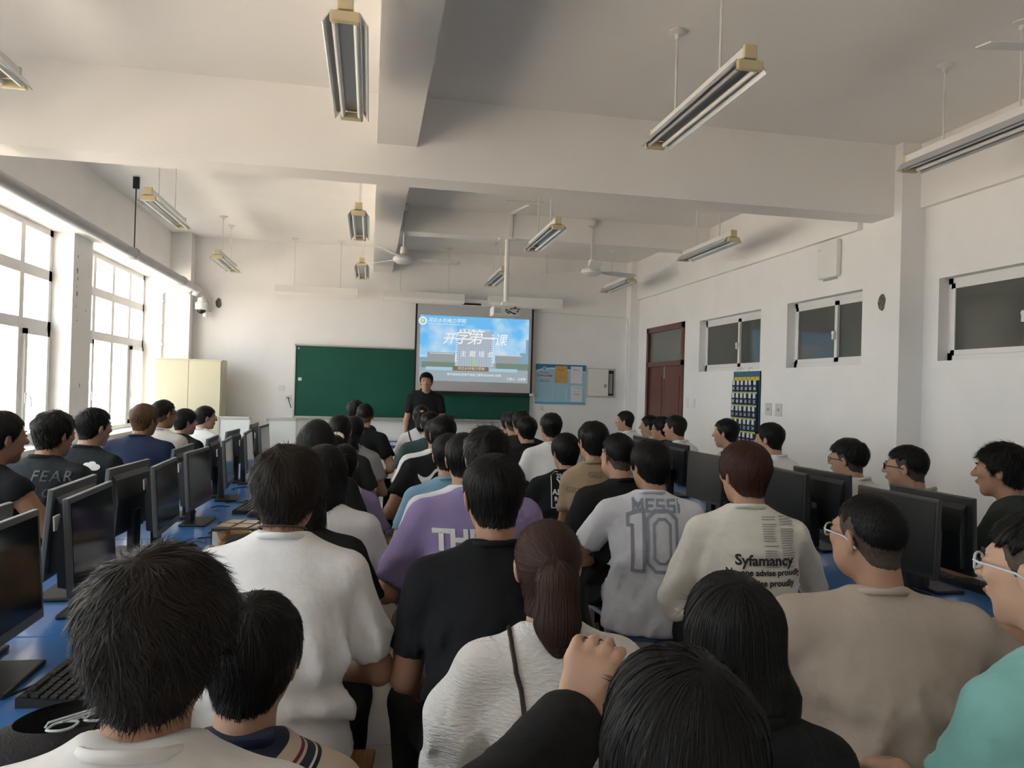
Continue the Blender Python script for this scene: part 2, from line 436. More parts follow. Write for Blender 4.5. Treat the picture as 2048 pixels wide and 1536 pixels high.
# ------------------------------------------------------------------ fans
M_fan = mat('fan_enamel', (0.66, 0.66, 0.65), .35)
def make_fan(x, y, rot, lab):
    r = empty('ceiling_fan', (x, y, 2.95))
    MB().lathe([(.02, .06), (.035, .055), (.04, .0), (.04, -.02)], (0, 0, .08), 16).obj('rod_cup', M_fan, r, True)
    MB().tube([(0, 0, .1), (0, 0, CZ - 2.95)], .012, 8).obj('down_rod', M_fan, r)
    MB().lathe([(.03, -.10), (.05, -.09), (.055, -.02), (.03, -.005)], (0, 0, CZ - 2.95), 16).obj('canopy', M_fan, r, True)
    MB().lathe([(.02, -.055), (.08, -.05), (.115, -.025), (.12, .0), (.11, .02), (.06, .045), (.03, .05)], (0, 0, 0), 24).obj('motor', M_fan, r, True)
    for k in range(3):
        a = rot + k * 2 * PI / 3; c, s = math.cos(a), math.sin(a)
        pts = [(.10, -.022), (.2, -.03), (.24, -.062), (.62, -.07), (.66, -.05), (.66, .05), (.62, .06), (.24, .05), (.2, .03), (.10, .022)]
        b = MB(); top = []; bot = []
        for (u, v) in pts:
            z = .004 - v * .22
            top.append((u * c - v * s, u * s + v * c, z + .003)); bot.append((u * c - v * s, u * s + v * c, z - .003))
        n = len(pts)
        b.add(top + bot, [tuple(range(n)), tuple(range(2 * n - 1, n - 1, -1))] + [(i, i + n, (i + 1) % n + n, (i + 1) % n) for i in range(n)])
        b.obj('blade', M_fan, r)
    return tag(r, lab, 'fan', 'ceiling fans')
make_fan(.33, 8.48, math.radians(8), 'white ceiling fan hanging close beside the lengthwise beam')
make_fan(2.57, 8.55, math.radians(20), 'white ceiling fan with broad blades hanging right of the projector')
make_fan(3.05, 2.46, math.radians(169), 'white ceiling fan hanging near the rear of the room')

# ------------------------------------------------------------------ projector on its pole
pr = empty('projector', (1.55, 8.62, 2.42))
MB().box(-.17, .17, -.12, .13, -.055, .055, .02).obj('housing', mat('projector_white', (.70, .70, .69), .4), pr)
MB().lathe([(.045, 0), (.045, .03), (.03, .032), (.03, .005)], (-.09, .125, 0), 18, 'Y').obj('lens', M_black, pr, True)
g = MB()
for k in range(6): g.box(-.155 + k * .014, -.148 + k * .014, -.123, -.119, -.03, .03)
g.obj('vent_grille', M_grey, pr)
g = MB()
for (a, b) in ((.0, -.03), (.03, -.02), (.07, -.03), (.11, -.01), (.03, .02), (.08, .025), (.13, .02)): g.box(a, a + .022, -.124, -.118, b, b + .012)
g.obj('socket_row', M_black, pr)
MB().tube([(-.02, -.12, .02), (.02, -.17, -.01), (.07, -.18, -.04), (.1, -.13, -.03)], .006, 6).tube([(.05, -.12, .02), (.09, -.16, .05), (.12, -.15, .01), (.13, -.12, .0)], .005, 6).tube([(-.03, -.05, .06), (-.05, -.09, .03), (0, -.14, -.02), (.03, -.125, -.03)], .005, 6).obj('cable', M_black, pr)
MB().box(-.07, .07, -.06, .06, .055, .075, .004).box(-.05, .05, -.03, .03, .075, .12, .006).obj('mount_bracket', M_white, pr)
MB().tube([(0, 0, .12), (0, 0, .86)], .028, 14).obj('mount_pole', M_white, pr, True)
MB().box(-.10, .10, -.04, .04, .855, .87, .003).obj('ceiling_plate', M_white, pr)
tag(pr, 'white projector hanging from a ceiling pole above the screen', 'projector')
tr = empty('cable_trunking', (1.57, 8.57, 3.29))
MB().box(-.025, .025, -.02, .01, .02, .29, .002).obj('trunking_drop', M_white, tr)
MB().prism([(-.025, .0), (.025, .0), (.16, -.55), (.11, -.55)], .265, .288, 'XY').obj('trunking_run', M_white, tr)
MB().box(-.16, .30, -.60, -.56, .265, .288, .002).obj('trunking_branch', M_white, tr)
tag(tr, 'white plastic cable trunking on ceiling and beam above the projector', 'trunking')

# ------------------------------------------------------------------ blackboard, screen, slide
M_board = mat('board_green', (0.008, 0.088, 0.060), .45, spec=.3, noise=.15, nscale=1.6, bump=.02, bscale=40)
M_alu = mat('aluminium', (.52, .52, .50), .35, metal=.7)
bb = empty('blackboard', (-1.10, D, 1.01)); W, H = 3.57, 1.075
MB().box(.02, 1.75, -.035, 0, .02, H - .02).obj('board_panel', M_board, bb)
MB().box(1.755, W - .02, -.035, 0, .02, H - .02).obj('board_panel', M_board, bb)
for (a, b, c, d) in ((0, .022, 0, H), (W - .022, W, 0, H), (0, W, 0, .022), (0, W, H - .022, H)):
    MB().box(a, b, -.05, 0, c, d, .003).obj('frame_bar', M_alu, bb)
MB().box(0, W, -.11, -.05, -.012, .004, .002).obj('chalk_tray', M_alu, bb)
MB().box(.06, .11, -.0375, -.035, .54, .585).obj('paper_slip', M_white, bb)
MB().lathe([(.016, 0), (.016, .003)], (.055, -.037, H - .06), 12, 'Y').obj('sticker', mat('sticker_grey', (.3, .4, .42), .5), bb)
tag(bb, 'long green chalkboard with aluminium frame on the front wall', 'blackboard')
M_chalk = mat('chalk', (.78, .77, .75), .95)
for k, (x, l, yy) in enumerate(((1.98, .06, .0), (2.05, .035, .015), (2.09, .05, -.01))):
    o = MB().tube([(0, 0, 0), (l, .01, .0)], .006, 6).obj('chalk_stick', M_chalk, None, True, (x - .55, D - .085 + yy, 1.022))
    tag(o, ['longest chalk stub on the blackboard tray, left of the others', 'shortest chalk stub in the middle of the tray group', 'chalk stub at the right end of the tray group'][k], 'chalk', 'chalk stubs on the tray')
sx0, sx1, sy = .64, 2.455, D - .13
sc = empty('projection_screen', (0, sy, 0))
M_scr = mat('screen_fabric', (.50, .50, .51), .8)
MB().box(sx0 - .08, sx1 + .12, -.05, .05, 2.755, 2.86, .01).obj('casing', M_white, sc)
MB().box(sx0 + .68, sx0 + .98, -.06, -.045, 2.765, 2.795).obj('casing_slot', M_black, sc)
MB().box(sx0 + .03, sx1 - .03, -.002, .002, 1.455, 2.76).obj('screen_fabric', M_scr, sc)
for (a, b) in ((sx0, sx0 + .03), (sx1 - .03, sx1)): MB().box(a, b, -.0025, .0025, 1.44, 2.76).obj('black_border', M_black, sc)
MB().box(sx0 - .03, sx1 + .02, -.018, .018, 1.405, 1.455, .008).obj('bottom_bar', M_black, sc)
MB().box(sx1 - .04, sx1 + .02, -.022, -.016, 1.41, 1.45).obj('tag', M_white, sc)
tag(sc, 'pull-down projection screen with black border showing a title slide', 'screen')
# the projected picture: flat print made of light
ES = 0.27
def emat(key, color, s=1.0, noise=None):
    if key in MATS: return MATS[key]
    m = bpy.data.materials.new(key); m.use_nodes = True; nt = m.node_tree; nt.nodes.clear()
    out = nt.nodes.new('ShaderNodeOutputMaterial'); e = nt.nodes.new('ShaderNodeEmission')
    e.inputs[0].default_value = (*color, 1); e.inputs[1].default_value = s * ES
    if noise:
        tc = nt.nodes.new('ShaderNodeTexCoord'); n = nt.nodes.new('ShaderNodeTexNoise'); n.inputs['Scale'].default_value = noise[1]; n.inputs['Detail'].default_value = 5
        sp = nt.nodes.new('ShaderNodeSeparateXYZ'); nt.links.new(tc.outputs['Object'], sp.inputs[0])
        nt.links.new(tc.outputs['Object'], n.inputs['Vector'])
        r = nt.nodes.new('ShaderNodeValToRGB'); r.color_ramp.elements[0].position = .42; r.color_ramp.elements[1].position = .62
        r.color_ramp.elements[0].color = (*color, 1); r.color_ramp.elements[1].color = (*noise[0], 1)
        # clouds thicken towards the horizon of the slide
        mr = nt.nodes.new('ShaderNodeMapRange'); mr.inputs[1].default_value = 2.6; mr.inputs[2].default_value = 1.9; mr.inputs[3].default_value = -.14; mr.inputs[4].default_value = .16
        nt.links.new(sp.outputs[2], mr.inputs[0])
        ad = nt.nodes.new('ShaderNodeMath'); nt.links.new(n.outputs[0], ad.inputs[0]); nt.links.new(mr.outputs[0], ad.inputs[1])
        nt.links.new(ad.outputs[0], r.inputs[0]); nt.links.new(r.outputs[0], e.inputs[0])
    nt.links.new(e.outputs[0], out.inputs[0]); MATS[key] = m; return m
ux0, ux1, vz0, vz1 = .715, 2.385, 1.605, 2.59
def U(u): return ux0 + u * (ux1 - ux0)
def V(v): return vz0 + v * (vz1 - vz0)
def srect(name, m, u0, u1, v0, v1, lay, parent): return MB().box(U(u0), U(u1), -.003 - lay * .0008, -.0022, V(v0), V(v1)).obj(name, m, parent)
sl = srect('projected_slide', emat('slide_sky', (.17, .55, .95), 1, ((.62, .80, .95), 2.2)), 0, 1, 0, 1, 0, sc)
e_gr = emat('slide_plaza', (.36, .43, .46)); e_bd = emat('slide_building', (.33, .37, .37)); e_tw = emat('slide_tower', (.36, .43, .52)); e_w = emat('slide_white', (.92, .95, .97))
e_tr = emat('slide_trees', (.20, .27, .22)); e_sg = emat('slide_sign', (.23, .17, .14)); e_wt = emat('slide_pool', (.42, .62, .74)); e_st = emat('slide_stripe', (.60, .66, .72)); e_dk = emat('slide_far', (.26, .40, .52)); e_gold = emat('slide_gold', (.80, .66, .45)); e_lg = emat('slide_logo', (.25, .68, .50)); e_gm = emat('slide_greenmark', (.35, .66, .28))
srect('plaza', e_gr, 0, 1, 0, .30, 1, sl)
srect('side_block', e_bd, .07, .32, .22, .44, 2, sl); srect('side_block', e_bd, .69, .95, .22, .42, 2, sl)
srect('side_block', e_dk, .0, .07, .2, .36, 2, sl); srect('far_tower', e_dk, .975, 1.0, .25, .68, 2, sl); srect('far_tower', e_dk, .92, .975, .25, .47, 2, sl)
srect('tree_belt', e_tr, .02, .32, .20, .29, 3, sl); srect('tree_belt', e_tr, .70, 1.0, .20, .30, 3, sl)
for (a, b) in ((.09, .31), (.70, .94)): srect('cornice', e_st, a, b, .415, .43, 3, sl)
srect('tower_facade', e_tw, .335, .665, .22, .78, 4, sl)
srect('tower_crown', e_tw, .36, .64, .78, .80, 4, sl)
for k in range(22): srect('crown_fin', e_w, .362 + k * .0128, .3655 + k * .0128, .775, .815, 5, sl)
for k in range(20): srect('facade_stripe', e_st, .352 + k * .0155, .3575 + k * .0155, .23, .765, 5, sl)
for k in range(15):
    srect('side_fin', e_w, .325, .345, .25 + k * .034, .262 + k * .034, 6, sl); srect('side_fin', e_w, .655, .675, .25 + k * .034, .262 + k * .034, 6, sl)
srect('green_mark', e_gm, .475, .505, .26, .34, 6, sl)
srect('pool', e_wt, .06, .34, .165, .215, 5, sl); srect('pool', e_wt, .64, .90, .165, .215, 5, sl)
srect('sign_wall', e_sg, .30, .63, .165, .235, 7, sl)
def stext(body, u, v, size, m, bold=0.0, shear=0.0, align='CENTER', sx=1.0, lay=9, space=1.0, name='lettering'):
    return wall_text(name, body, m, size, (U(u), -.003 - lay * .0008, V(v)), sl, '-Y', bold, shear, .0003, align, sx, space)
stext('河北水利电力学院', .24, .925, .072, e_w, .0005, .15)
srect('caption_rule', e_w, .07, .40, .868, .873, 8, sl)
for k, ch_ in enumerate('开学第一课'): stext(ch_, .26 + k * .118, (.645, .67, .675, .66, .645)[k], (.19, .24, .25, .22, .20)[k], e_w, .0018, .22)
for k, ch_ in enumerate('主题班会'): stext(ch_, .395 + k * .083, .425, .098, e_w, .0006, .08)
stext('河北水利电力学院', .47, .20, .052, e_gold, .0003, .1, lay=10)
stext('电气自动化系电子信息工程专业202401-02班', .50, .105, .043, e_w, .0003)
stext('汇报人：王成博', .89, .058, .043, e_w, .0003)
MB().lathe([(.062, 0), (.062, .0006), (.040, .0006), (.040, 0)], (U(.022), -.0075, V(.91)), 24, 'Y').obj('logo_ring', e_w, sl)
MB().lathe([(.040, 0), (.040, .0006)], (U(.022), -.0078, V(.91)), 24, 'Y').obj('logo_disc', e_lg, sl)
stext('乡', .022, .91, .05, e_w, .001, lay=11)

# ------------------------------------------------------------------ notice board, papers, meter box
M_nb = mat('notice_blue', (.36, .60, .72), .35); M_nbd = mat('notice_deep', (.03, .17, .42), .35); M_nbm = mat('notice_mid', (.12, .40, .68), .35); M_nbw = mat('notice_white', (.72, .80, .84), .35)
nb = empty('notice_board', (2.537, D, 1.295)); NW, NH = .815, .625
MB().box(0, NW, -.012, 0, 0, NH).obj('backing', M_nb, nb)
MB().prism([(0, NH), (NW, NH), (NW, NH - .10), (.6, NH - .085), (.42, NH - .055), (.25, NH - .05), (.1, NH - .07), (0, NH - .10)], -.0135, -.012).obj('header_wave', M_nbd, nb)
MB().prism([(0, NH - .10), (.1, NH - .07), (.25, NH - .05), (.42, NH - .055), (.6, NH - .085), (NW, NH - .10), (NW, NH - .115), (.6, NH - .105), (.42, NH - .08), (.25, NH - .072), (.1, NH - .09), (0, NH - .125)], -.0135, -.012).obj('header_wave', M_nbw, nb)
MB().box(0, NW, -.0135, -.012, 0, .035).obj('footer_band', M_nbm, nb)
MB().lathe([(.034, 0), (.034, .001)], (.14, -.0148, NH - .075), 20, 'Y').obj('emblem', M_nbw, nb)
MB().lathe([(.026, 0), (.026, .001)], (.14, -.0158, NH - .075), 20, 'Y').obj('emblem', M_nbm, nb)
M_red = mat('print_red', (.55, .02, .02), .5); M_ink = mat('print_ink', (.05, .06, .08), .6)
wall_text('lettering', '电气自动化系', M_ink, .024, (.14, -.014, NH - .135), nb)
wall_text('lettering', '实验中心公告栏', M_red, .036, (.145, -.014, NH - .185), nb, bold=.0012)
wall_text('lettering', '电  话：5607756', M_ink, .018, (.14, -.014, NH - .24), nb)
wall_text('lettering', '邮箱地址：5607756', M_ink, .018, (.14, -.014, NH - .27), nb)
for x in (.25, .27, .49, .51): MB().box(x, x + .005, -.02, -.012, .06, .26).obj('pocket_edge', M_nbw, nb)
tag(nb, 'light blue notice board with red heading right of the screen', 'notice board')
def sheet(name, m, x, z, w, h, lab, lines, cat='paper'):
    r = empty(name, (2.537 + x, D - .014, 1.295 + z))
    MB().box(0, w, -.008, 0, 0, h, .001).obj('sheet', m, r)
    for (a, b, c) in lines: MB().box(a, b, -.0088, -.008, c, c + .004).obj('text_line', M_ink, r)
    return tag(r, lab, cat)
M_paper = mat('paper', (.72, .72, .76), .8); M_kraft = mat('kraft_paper', (.62, .36, .10), .75, noise=.06, nscale=15)
sheet('envelope', M_kraft, .31, .335, .195, .265, 'orange kraft envelope pinned on the blue notice board', [(.05, .14, .21), (.06, .13, .19), (.08, .11, .09)], 'envelope')
sheet('printed_sheet', M_paper, .565, .335, .19, .265, 'blank-looking white sheet in the upper corner of the notice board', [(.03, .10, .22), (.03, .15, .2)])
sheet('printed_sheet', M_paper, .575, .045, .185, .25, 'white sheet with a printed chart low on the notice board', [(.04, .16, .215), (.05, .08, .16), (.11, .14, .16), (.04, .15, .12), (.06, .13, .105)])
mbx = empty('meter_box', (3.37, D, 1.42))
MB().box(0, .47, -.02, 0, 0, .46).obj('flange', mat('box_grey', (.55, .55, .52), .5), mbx)
MB().box(.03, .44, -.022, -.0205, .03, .43).obj('recess', M_dark, mbx)
MB().box(.36, .42, -.03, -.021, .06, .38, .004).obj('breaker_row', M_grey, mbx)
dl = MB().add([(.01, -.03, .02), (.01, -.045, .02), (.33, -.09, .02), (.33, -.075, .02), (.01, -.03, .445), (.01, -.045, .445), (.33, -.09, .445), (.33, -.075, .445)], [(0, 1, 2, 3), (7, 6, 5, 4), (0, 4, 5, 1), (1, 5, 6, 2), (2, 6, 7, 3), (3, 7, 4, 0)]).obj('door', mat('box_cream', (.72, .71, .66), .4), mbx)
MB().box(.26, .295, -.10, -.082, .16, .21, .003).obj('lock', M_steel, dl)
tag(mbx, 'cream electrical box with its door ajar beside the notice board', 'box')
def plate(name, lab, loc, face, w=.086, h=.086, holes=True, cat='socket', m=M_white):
    r = empty(name, loc, 0 if face == '-Y' else -PI / 2)
    MB().box(-w / 2, w / 2, -.010, 0, -h / 2, h / 2, .003).obj('face_plate', m, r)
    if holes: MB().box(-.018, -.010, -.0112, -.0098, -.012, .012).box(.010, .018, -.0112, -.0098, -.012, .012).obj('slots', M_dark, r)
    else: MB().box(-.022, .022, -.013, -.010, -.03, .03, .002).obj('rocker', M_white, r)
    return tag(r, lab, cat)
plate('light_switch', 'blank white switch plate left of the blackboard, upper one', (-1.27, D, 1.43), '-Y', holes=False, cat='switch')
plate('wall_socket', 'white socket with black plug close to the blackboard edge', (-1.18, D, 1.29), '-Y')
tag(MB().tube([(-1.18, D - .012, 1.30), (-1.17, D - .05, 1.29), (-1.15, D - .05, 1.22), (-1.13, D - .02, 1.15)], .006, 6).obj('plug_cord', M_black), 'short black cord plugged in beside the blackboard', 'cord')
plate('light_switch', 'small white switch plate below the notice board', (2.63, D, 1.24), '-Y', holes=False, cat='switch', w=.075)
for y, lab in ((9.22, 'white light switch nearest the red door'), (9.02, 'white light switch second from the red door')):
    plate('light_switch', lab, (XR, y, 1.39), '-X', .075, .12, False, 'switch')
for y, lab in ((7.18, 'white wall control panel next to the phone pouch'), (6.98, 'white wall control panel farther from the phone pouch')):
    plate('wall_socket', lab, (XR, y, 1.37), '-X', .12, .13, True, 'socket', mat('plate_grey', (.62, .62, .60), .5))
ap = empty('wireless_unit', (XR, 6.15, 2.78), -PI / 2)
MB().box(-.15, .15, -.055, 0, -.17, .17, .035).obj('shell', M_white, ap); MB().box(-.13, -.09, -.057, -.054, .10, .105).obj('logo_line', M_grey, ap); MB().box(-.1, .1, -.02, .0, -.185, -.16, .004).obj('bracket', M_grey, ap)
tag(ap, 'rounded white wall box high between the corridor windows', 'box')
def hole(lab, c, axis):
    rng = random.Random(len(lab)); n = 11
    poly = [((.045 + .018 * rng.random()) * math.cos(2 * PI * k / n) * .8, (.055 + .03 * rng.random()) * math.sin(2 * PI * k / n)) for k in range(n)]
    o = MB().prism([(p[0], p[1]) for p in poly], -.004, .002, 'YZ' if axis == 'X' else 'XZ').obj('chipped_plaster', mat('plaster_hole', (.16, .14, .12), .95, noise=.5, nscale=40), None, False, c)
    return tag(o, lab, 'hole')
hole('dark chipped hole in the corridor wall near the column', (XR, 5.45, 2.31), 'X')
hole('small dark cable hole in the front wall beside the camera', (-2.18, D, 2.64), 'Y')

# ------------------------------------------------------------------ pipes and camera
M_pipe = mat('pipe_paint', (.42, .43, .45), .45, noise=.06, nscale=6)
pp = empty('heating_pipe', (-2.42, 0, 2.79))
MB().tube([(0, YB, 0), (0, 10.2, 0)], .052, 16).obj('pipe', M_pipe, pp, True)
MB().tube([(0, 10.2, 0), (0, 11.05, 0)], .052, 16).obj('pipe', mat('pipe_paint_pale', (.58, .58, .58), .45), pp, True)
MB().tube([(0, 10.16, 0), (0, 10.24, 0)], .060, 16).obj('coupling', M_pipe, pp, True)
MB().tube([(0, 11.0, 0), (0, 11.08, 0), (-.03, 11.12, -.02), (-.05, 11.13, -.08)], .056, 14).obj('elbow', M_metalw, pp, True)
for y in (8.2, 3.0):
    MB().tube([(0, y, .05), (0, y, CZ - 2.79 - .1)], .006, 6).obj('hanger_rod', M_black, pp)
    MB().box(-.03, .03, y - .015, y + .015, CZ - 2.79 - .12, CZ - 2.79, .002).obj('hanger_bracket', M_black, pp)
    MB().lathe([(.058, -.02), (.064, -.02), (.064, .02), (.058, .02)], (0, y, 0), 16, 'Y').obj('hanger_ring', M_grey, pp)
tag(pp, 'thick grey heating pipe hung along the window lintel', 'pipe')
cd = empty('conduit', (-2.9, 11.06, 0))
MB().tube([(.02, 0, 1.80), (.02, 0, 2.70), (.05, 0, 2.73), (.36, 0, 2.73), (.40, 0, 2.78), (.42, 0, 2.86)], .014, 8).obj('conduit_tube', M_white, cd, True)
for z in (2.0, 2.3, 2.6): MB().box(-.005, .045, -.02, .02, z - .012, z + .012, .003).obj('clip', M_white, cd)
MB().box(.15, .42, .0, .025, 2.80, 2.85, .003).obj('mount_rail', M_white, cd)
tag(cd, 'thin white conduit bending down the corner column to the cabinet', 'conduit')
cm = empty('security_camera', (-2.36, D, 2.60))
MB().box(.03, .08, -.04, 0, -.10, .12, .008).obj('wall_mount', M_white, cm)
MB().tube([(.05, -.03, .06), (.02, -.10, .10), (-.02, -.16, .09)], .022, 10).obj('arm', M_white, cm, True)
MB().lathe([(.03, .11), (.05, .10), (.06, .04), (.085, .03), (.085, -.06), (.07, -.07)], (-.02, -.16, -.02), 20).obj('dome_housing', M_white, cm, True)
MB().lathe([(.062, -.06), (.058, -.09), (.035, -.115), (.01, -.125)], (-.02, -.16, -.02), 20).obj('dome_lens', M_black, cm, True)
MB().lathe([(.02, -.03), (.035, -.02), (.035, .03), (.02, .04)], (.03, -.14, -.16), 14).obj('junction_ball', M_white, cm, True)
tag(cm, 'white dome security camera in the front corner under the pipe', 'camera')
tag(MB().tube([(3.975, 11.15, 0), (3.975, 11.15, 2.6), (3.97, 11.2, 2.68), (3.95, 11.28, 2.70), (3.0, 11.28, 2.72), (2.45, 11.28, 2.74)], .011, 8).obj('conduit', M_white, None, True), 'thin white conduit running up the corner right of the electrical box', 'conduit')

# radiators under the windows
M_rad = mat('radiator_paint', (.60, .57, .53), .5)
for k, (a, b) in enumerate(WINS[:2]):
    r = empty('radiator', (XP + .05, (a + b) / 2, .12)); n = 15
    fin = MB().box(-.02, .05, -.024, .024, 0, .62, .012).mesh('fin'); fin.materials.append(M_rad)
    for j in range(n):
        f = put('fin', fin, None, r); f.location = (0, (j - n / 2) * .06, 0)
    MB().tube([(.015, -n * .03 - .1, .06), (.015, n * .03 + .1, .06)], .016, 8).tube([(.015, -n * .03 - .1, .56), (.015, n * .03 + .1, .56)], .016, 8).obj('pipe', M_rad, r)
    tag(r, ['ribbed radiator under the window nearest the cabinet', 'ribbed radiator under the window beside the near pier'][k], 'radiator')

# ------------------------------------------------------------------ cabinet, leaning boards, teacher's desk
M_cab = mat('cabinet_cream', (.56, .53, .39), .4, noise=.02, nscale=3)
cb = empty('steel_cabinet', (-2.86, 10.72, 0))
MB().box(0, .86, .02, .355, 0, 1.80, .004).obj('body', M_cab, cb)
for (a, b, hx) in ((.015, .428, .33), (.432, .845, .50)):
    d_ = MB().box(a, b, 0, .02, .06, 1.78, .004).obj('door', M_cab, cb)
    MB().box(hx, hx + .045, -.004, .002, .95, 1.09, .003).obj('handle_recess', M_dark, d_)
    MB().box(hx + .008, hx + .037, -.008, -.003, .98, 1.06, .003).obj('handle', M_steel, d_)
MB().tube([(.51, -.005, 1.03), (.51, -.03, 1.03)], .006, 6).box(.495, .525, -.034, -.03, .98, 1.03, .002).obj('key', M_steel, cb)
tag(cb, 'cream two-door steel cabinet in the front corner by the window', 'cabinet')
for (x, y, w, h, lab) in ((-2.0, 10.55, .42, 1.02, 'white panel board standing beside the cream cabinet'), (-1.42, 10.9, .42, 1.0, 'white panel board leaning under the blackboard')):
    r = empty('white_board', (x, y, 0))
    MB().box(0, w, 0, .02, .02, h).obj('sheet', mat('whiteboard', (.70, .74, .74), .25), r)
    MB().box(0, w, -.012, .03, h - .02, h + .015, .003).box(0, .02, -.012, .03, 0, h).box(w - .02, w, -.012, .03, 0, h).box(0, w, -.012, .03, 0, .03).obj('frame', M_alu, r)
    MB().box(.05, .09, -.1, .14, 0, .02).box(w - .09, w - .05, -.1, .14, 0, .02).obj('foot', M_grey, r)
    tag(r, lab, 'board')
M_desk = mat('desk_grey', (.56, .56, .54), .45)
td = empty('teacher_desk', (.12, 9.75, 0))
MB().box(-.05, 1.35, -.02, .65, .70, .73, .004).obj('desk_top', mat('desk_blue', (.05, .13, .30), .4), td)
MB().box(0, 1.3, 0, .02, .12, .70).obj('modesty_panel', M_desk, td)
for x in (0, 1.28): MB().box(x, x + .02, 0, .62, 0, .70).obj('side_panel', M_desk, td)
tag(td, 'grey teacher desk with a blue top in front of the blackboard', 'desk')
rng = random.Random(4)
for k in range(6):
    o = MB().box(-.11, .11, -.14, .14, 0, .014, .003).obj('paper_bundle', M_paper if k != 3 else mat('paper_blue', (.10, .18, .42), .6), None, False, (.33 + rng.uniform(-.02, .02), 9.95, .732 + .0145 * k))
    o.rotation_euler = (0, 0, rng.uniform(-.25, .25))
    tag(o, ['lowest paper bundle in the pile on the teacher desk', 'second paper bundle from the bottom of the desk pile', 'third paper bundle from the bottom of the desk pile', 'blue folder inside the paper pile on the teacher desk', 'paper bundle just under the top of the desk pile', 'topmost paper bundle of the pile on the teacher desk'][k], 'paper', 'papers on the teacher desk')
yb = empty('paper_box', (.60, 9.88, .73))
MB().box(-.09, .09, -.1, .1, 0, .08, .004).obj('carton', mat('box_yellow', (.60, .53, .20), .6), yb); MB().box(-.085, .085, -.095, .095, .08, .11, .003).obj('sheets', M_paper, yb)
tag(yb, 'pale yellow box with papers on top on the teacher desk', 'box')
pc = empty('desktop_computer', (.58, 10.2, .73))
MB().box(-.07, .07, -.16, .16, 0, .40, .008).obj('case', M_black, pc); MB().box(-.06, .06, -.166, -.158, .05, .35, .004).obj('front_panel', mat('panel_dark', (.03, .03, .033), .3), pc)
tag(pc, 'black computer tower standing on the teacher desk', 'computer')
pm = empty('desk_monitor', (.90, 10.18, .73))
MB().box(-.25, .25, -.02, .02, .08, .40, .008).obj('panel', M_black, pm); MB().box(-.02, .02, 0, .03, 0, .12).obj('neck', M_black, pm); MB().box(-.1, .1, -.06, .1, 0, .012, .004).obj('base', M_black, pm)
tag(pm, 'black monitor on the teacher desk in front of the teacher', 'monitor')

# ------------------------------------------------------------------ phone pouch with numbered pockets
M_navy = mat('pouch_navy', (.010, .022, .060), .8, bump=.1, bscale=200); M_yel = mat('pouch_yellow', (.62, .50, .06), .7); M_yg = mat('pouch_lime', (.42, .48, .16), .7); M_teal = mat('pouch_trim', (.04, .14, .22), .7)
ph = empty('phone_pouch', (XR, 7.94, 1.78), -PI / 2)     # local x runs towards the viewer along the wall
PW, PH_ = .59, .98
MB().box(0, PW, -.012, 0, -PH_, 0).obj('backing', M_navy, ph)
for x in (0, PW - .012): MB().box(x, x + .012, -.016, 0, -PH_, 0, .002).obj('edge_trim', M_teal, ph)
MB().box(0, PW, -.014, -.012, -.055, -.004).obj('top_band', M_teal, ph)
for c in range(6): MB().box(.02 + c * .094, .105 + c * .094, -.016, -.012, -.10, -.06).obj('name_slot', M_yel, ph)
pk = MB().box(-.045, .045, -.030, -.0, -.062, .062, .006).mesh('pocket'); pk.materials.append(M_navy)
sp_ = MB().box(-.043, .043, -.034, -.028, -.012, .012).mesh('slot'); sp_.materials.append(M_yg)
crd = MB().box(-.026, .022, -.034, -.031, .0, .052, .001).mesh('card'); crd.materials.append(M_paper)
n = 0
for rw in range(6):
    for c in range(6):
        n += 1
        p = put('pocket', pk, None, ph); p.location = (.063 + c * .094, -.012 - rw * .004, -.165 - rw * .145)
        s = put('slot', sp_, None, p); s.location = (0, .003, -.076)
        k = put('card', crd, None, p); k.location = (((n * 7) % 5 - 2) * .003, 0, .012); k.rotation_euler = (0, ((n * 3) % 5 - 2) * .07, 0)
        wall_text('number', '%02d' % n, M_paper, .05, (0, -.032, -.028), p, '-Y', .001)
for x in (.09, .16, .36): MB().tube([(x, -.01, -.02), (x, -.02, .03), (x + .03, -.025, .045), (x + .055, -.01, .03)], .003, 5).obj('hook', M_grey, ph)
tag(ph, 'navy hanging pouch with numbered phone pockets on the corridor wall', 'organizer')
# ------------------------------------------------------------------ computer tables
TZ = 0.73
M_blue = mat('table_blue', (0.045, 0.165, 0.44), .28, noise=.05, nscale=3, coat=.15)
M_tedge = mat('table_edge', (.50, .54, .58), .4)
def make_table(L, W=.94):
    r = empty('computer_table')
    MB().box(-W / 2, W / 2, 0.003, L - .003, TZ - .022, TZ, .004).obj('table_top', M_blue, r)
    MB().box(-W / 2 + .004, W / 2 - .004, .006, L - .006, TZ - .034, TZ - .022).obj('top_edging', M_tedge, r)
    for x in (-W / 2 + .06, W / 2 - .06):
        for y in (.06, L - .06): MB().box(x - .02, x + .02, y - .02, y + .02, 0, TZ - .034, .003).obj('leg', M_metalw, r)
        MB().box(x - .012, x + .012, .08, L - .08, .30, .33, .002).obj('rail', M_metalw, r)
        MB().box(x - .012, x + .012, .08, L - .08, .60, .625, .002).obj('rail', M_metalw, r)
        g = MB()
        for k in range(12): yy = .12 + k * (L - .24) / 11; g.box(x - .004, x + .004, yy - .004, yy + .004, .33, .60)
        for k in range(3): zz = .40 + k * .065; g.box(x - .003, x + .003, .08, L - .08, zz - .003, zz + .003)
        g.obj('wire_guard', M_metalw, r)
    for y in (.06, L - .06): MB().box(-W / 2 + .08, W / 2 - .08, y - .012, y + .012, .30, .33, .002).obj('rail', M_metalw, r)
    return r
t0 = make_table(1.42)
XTL, XTR = -.97, 2.18
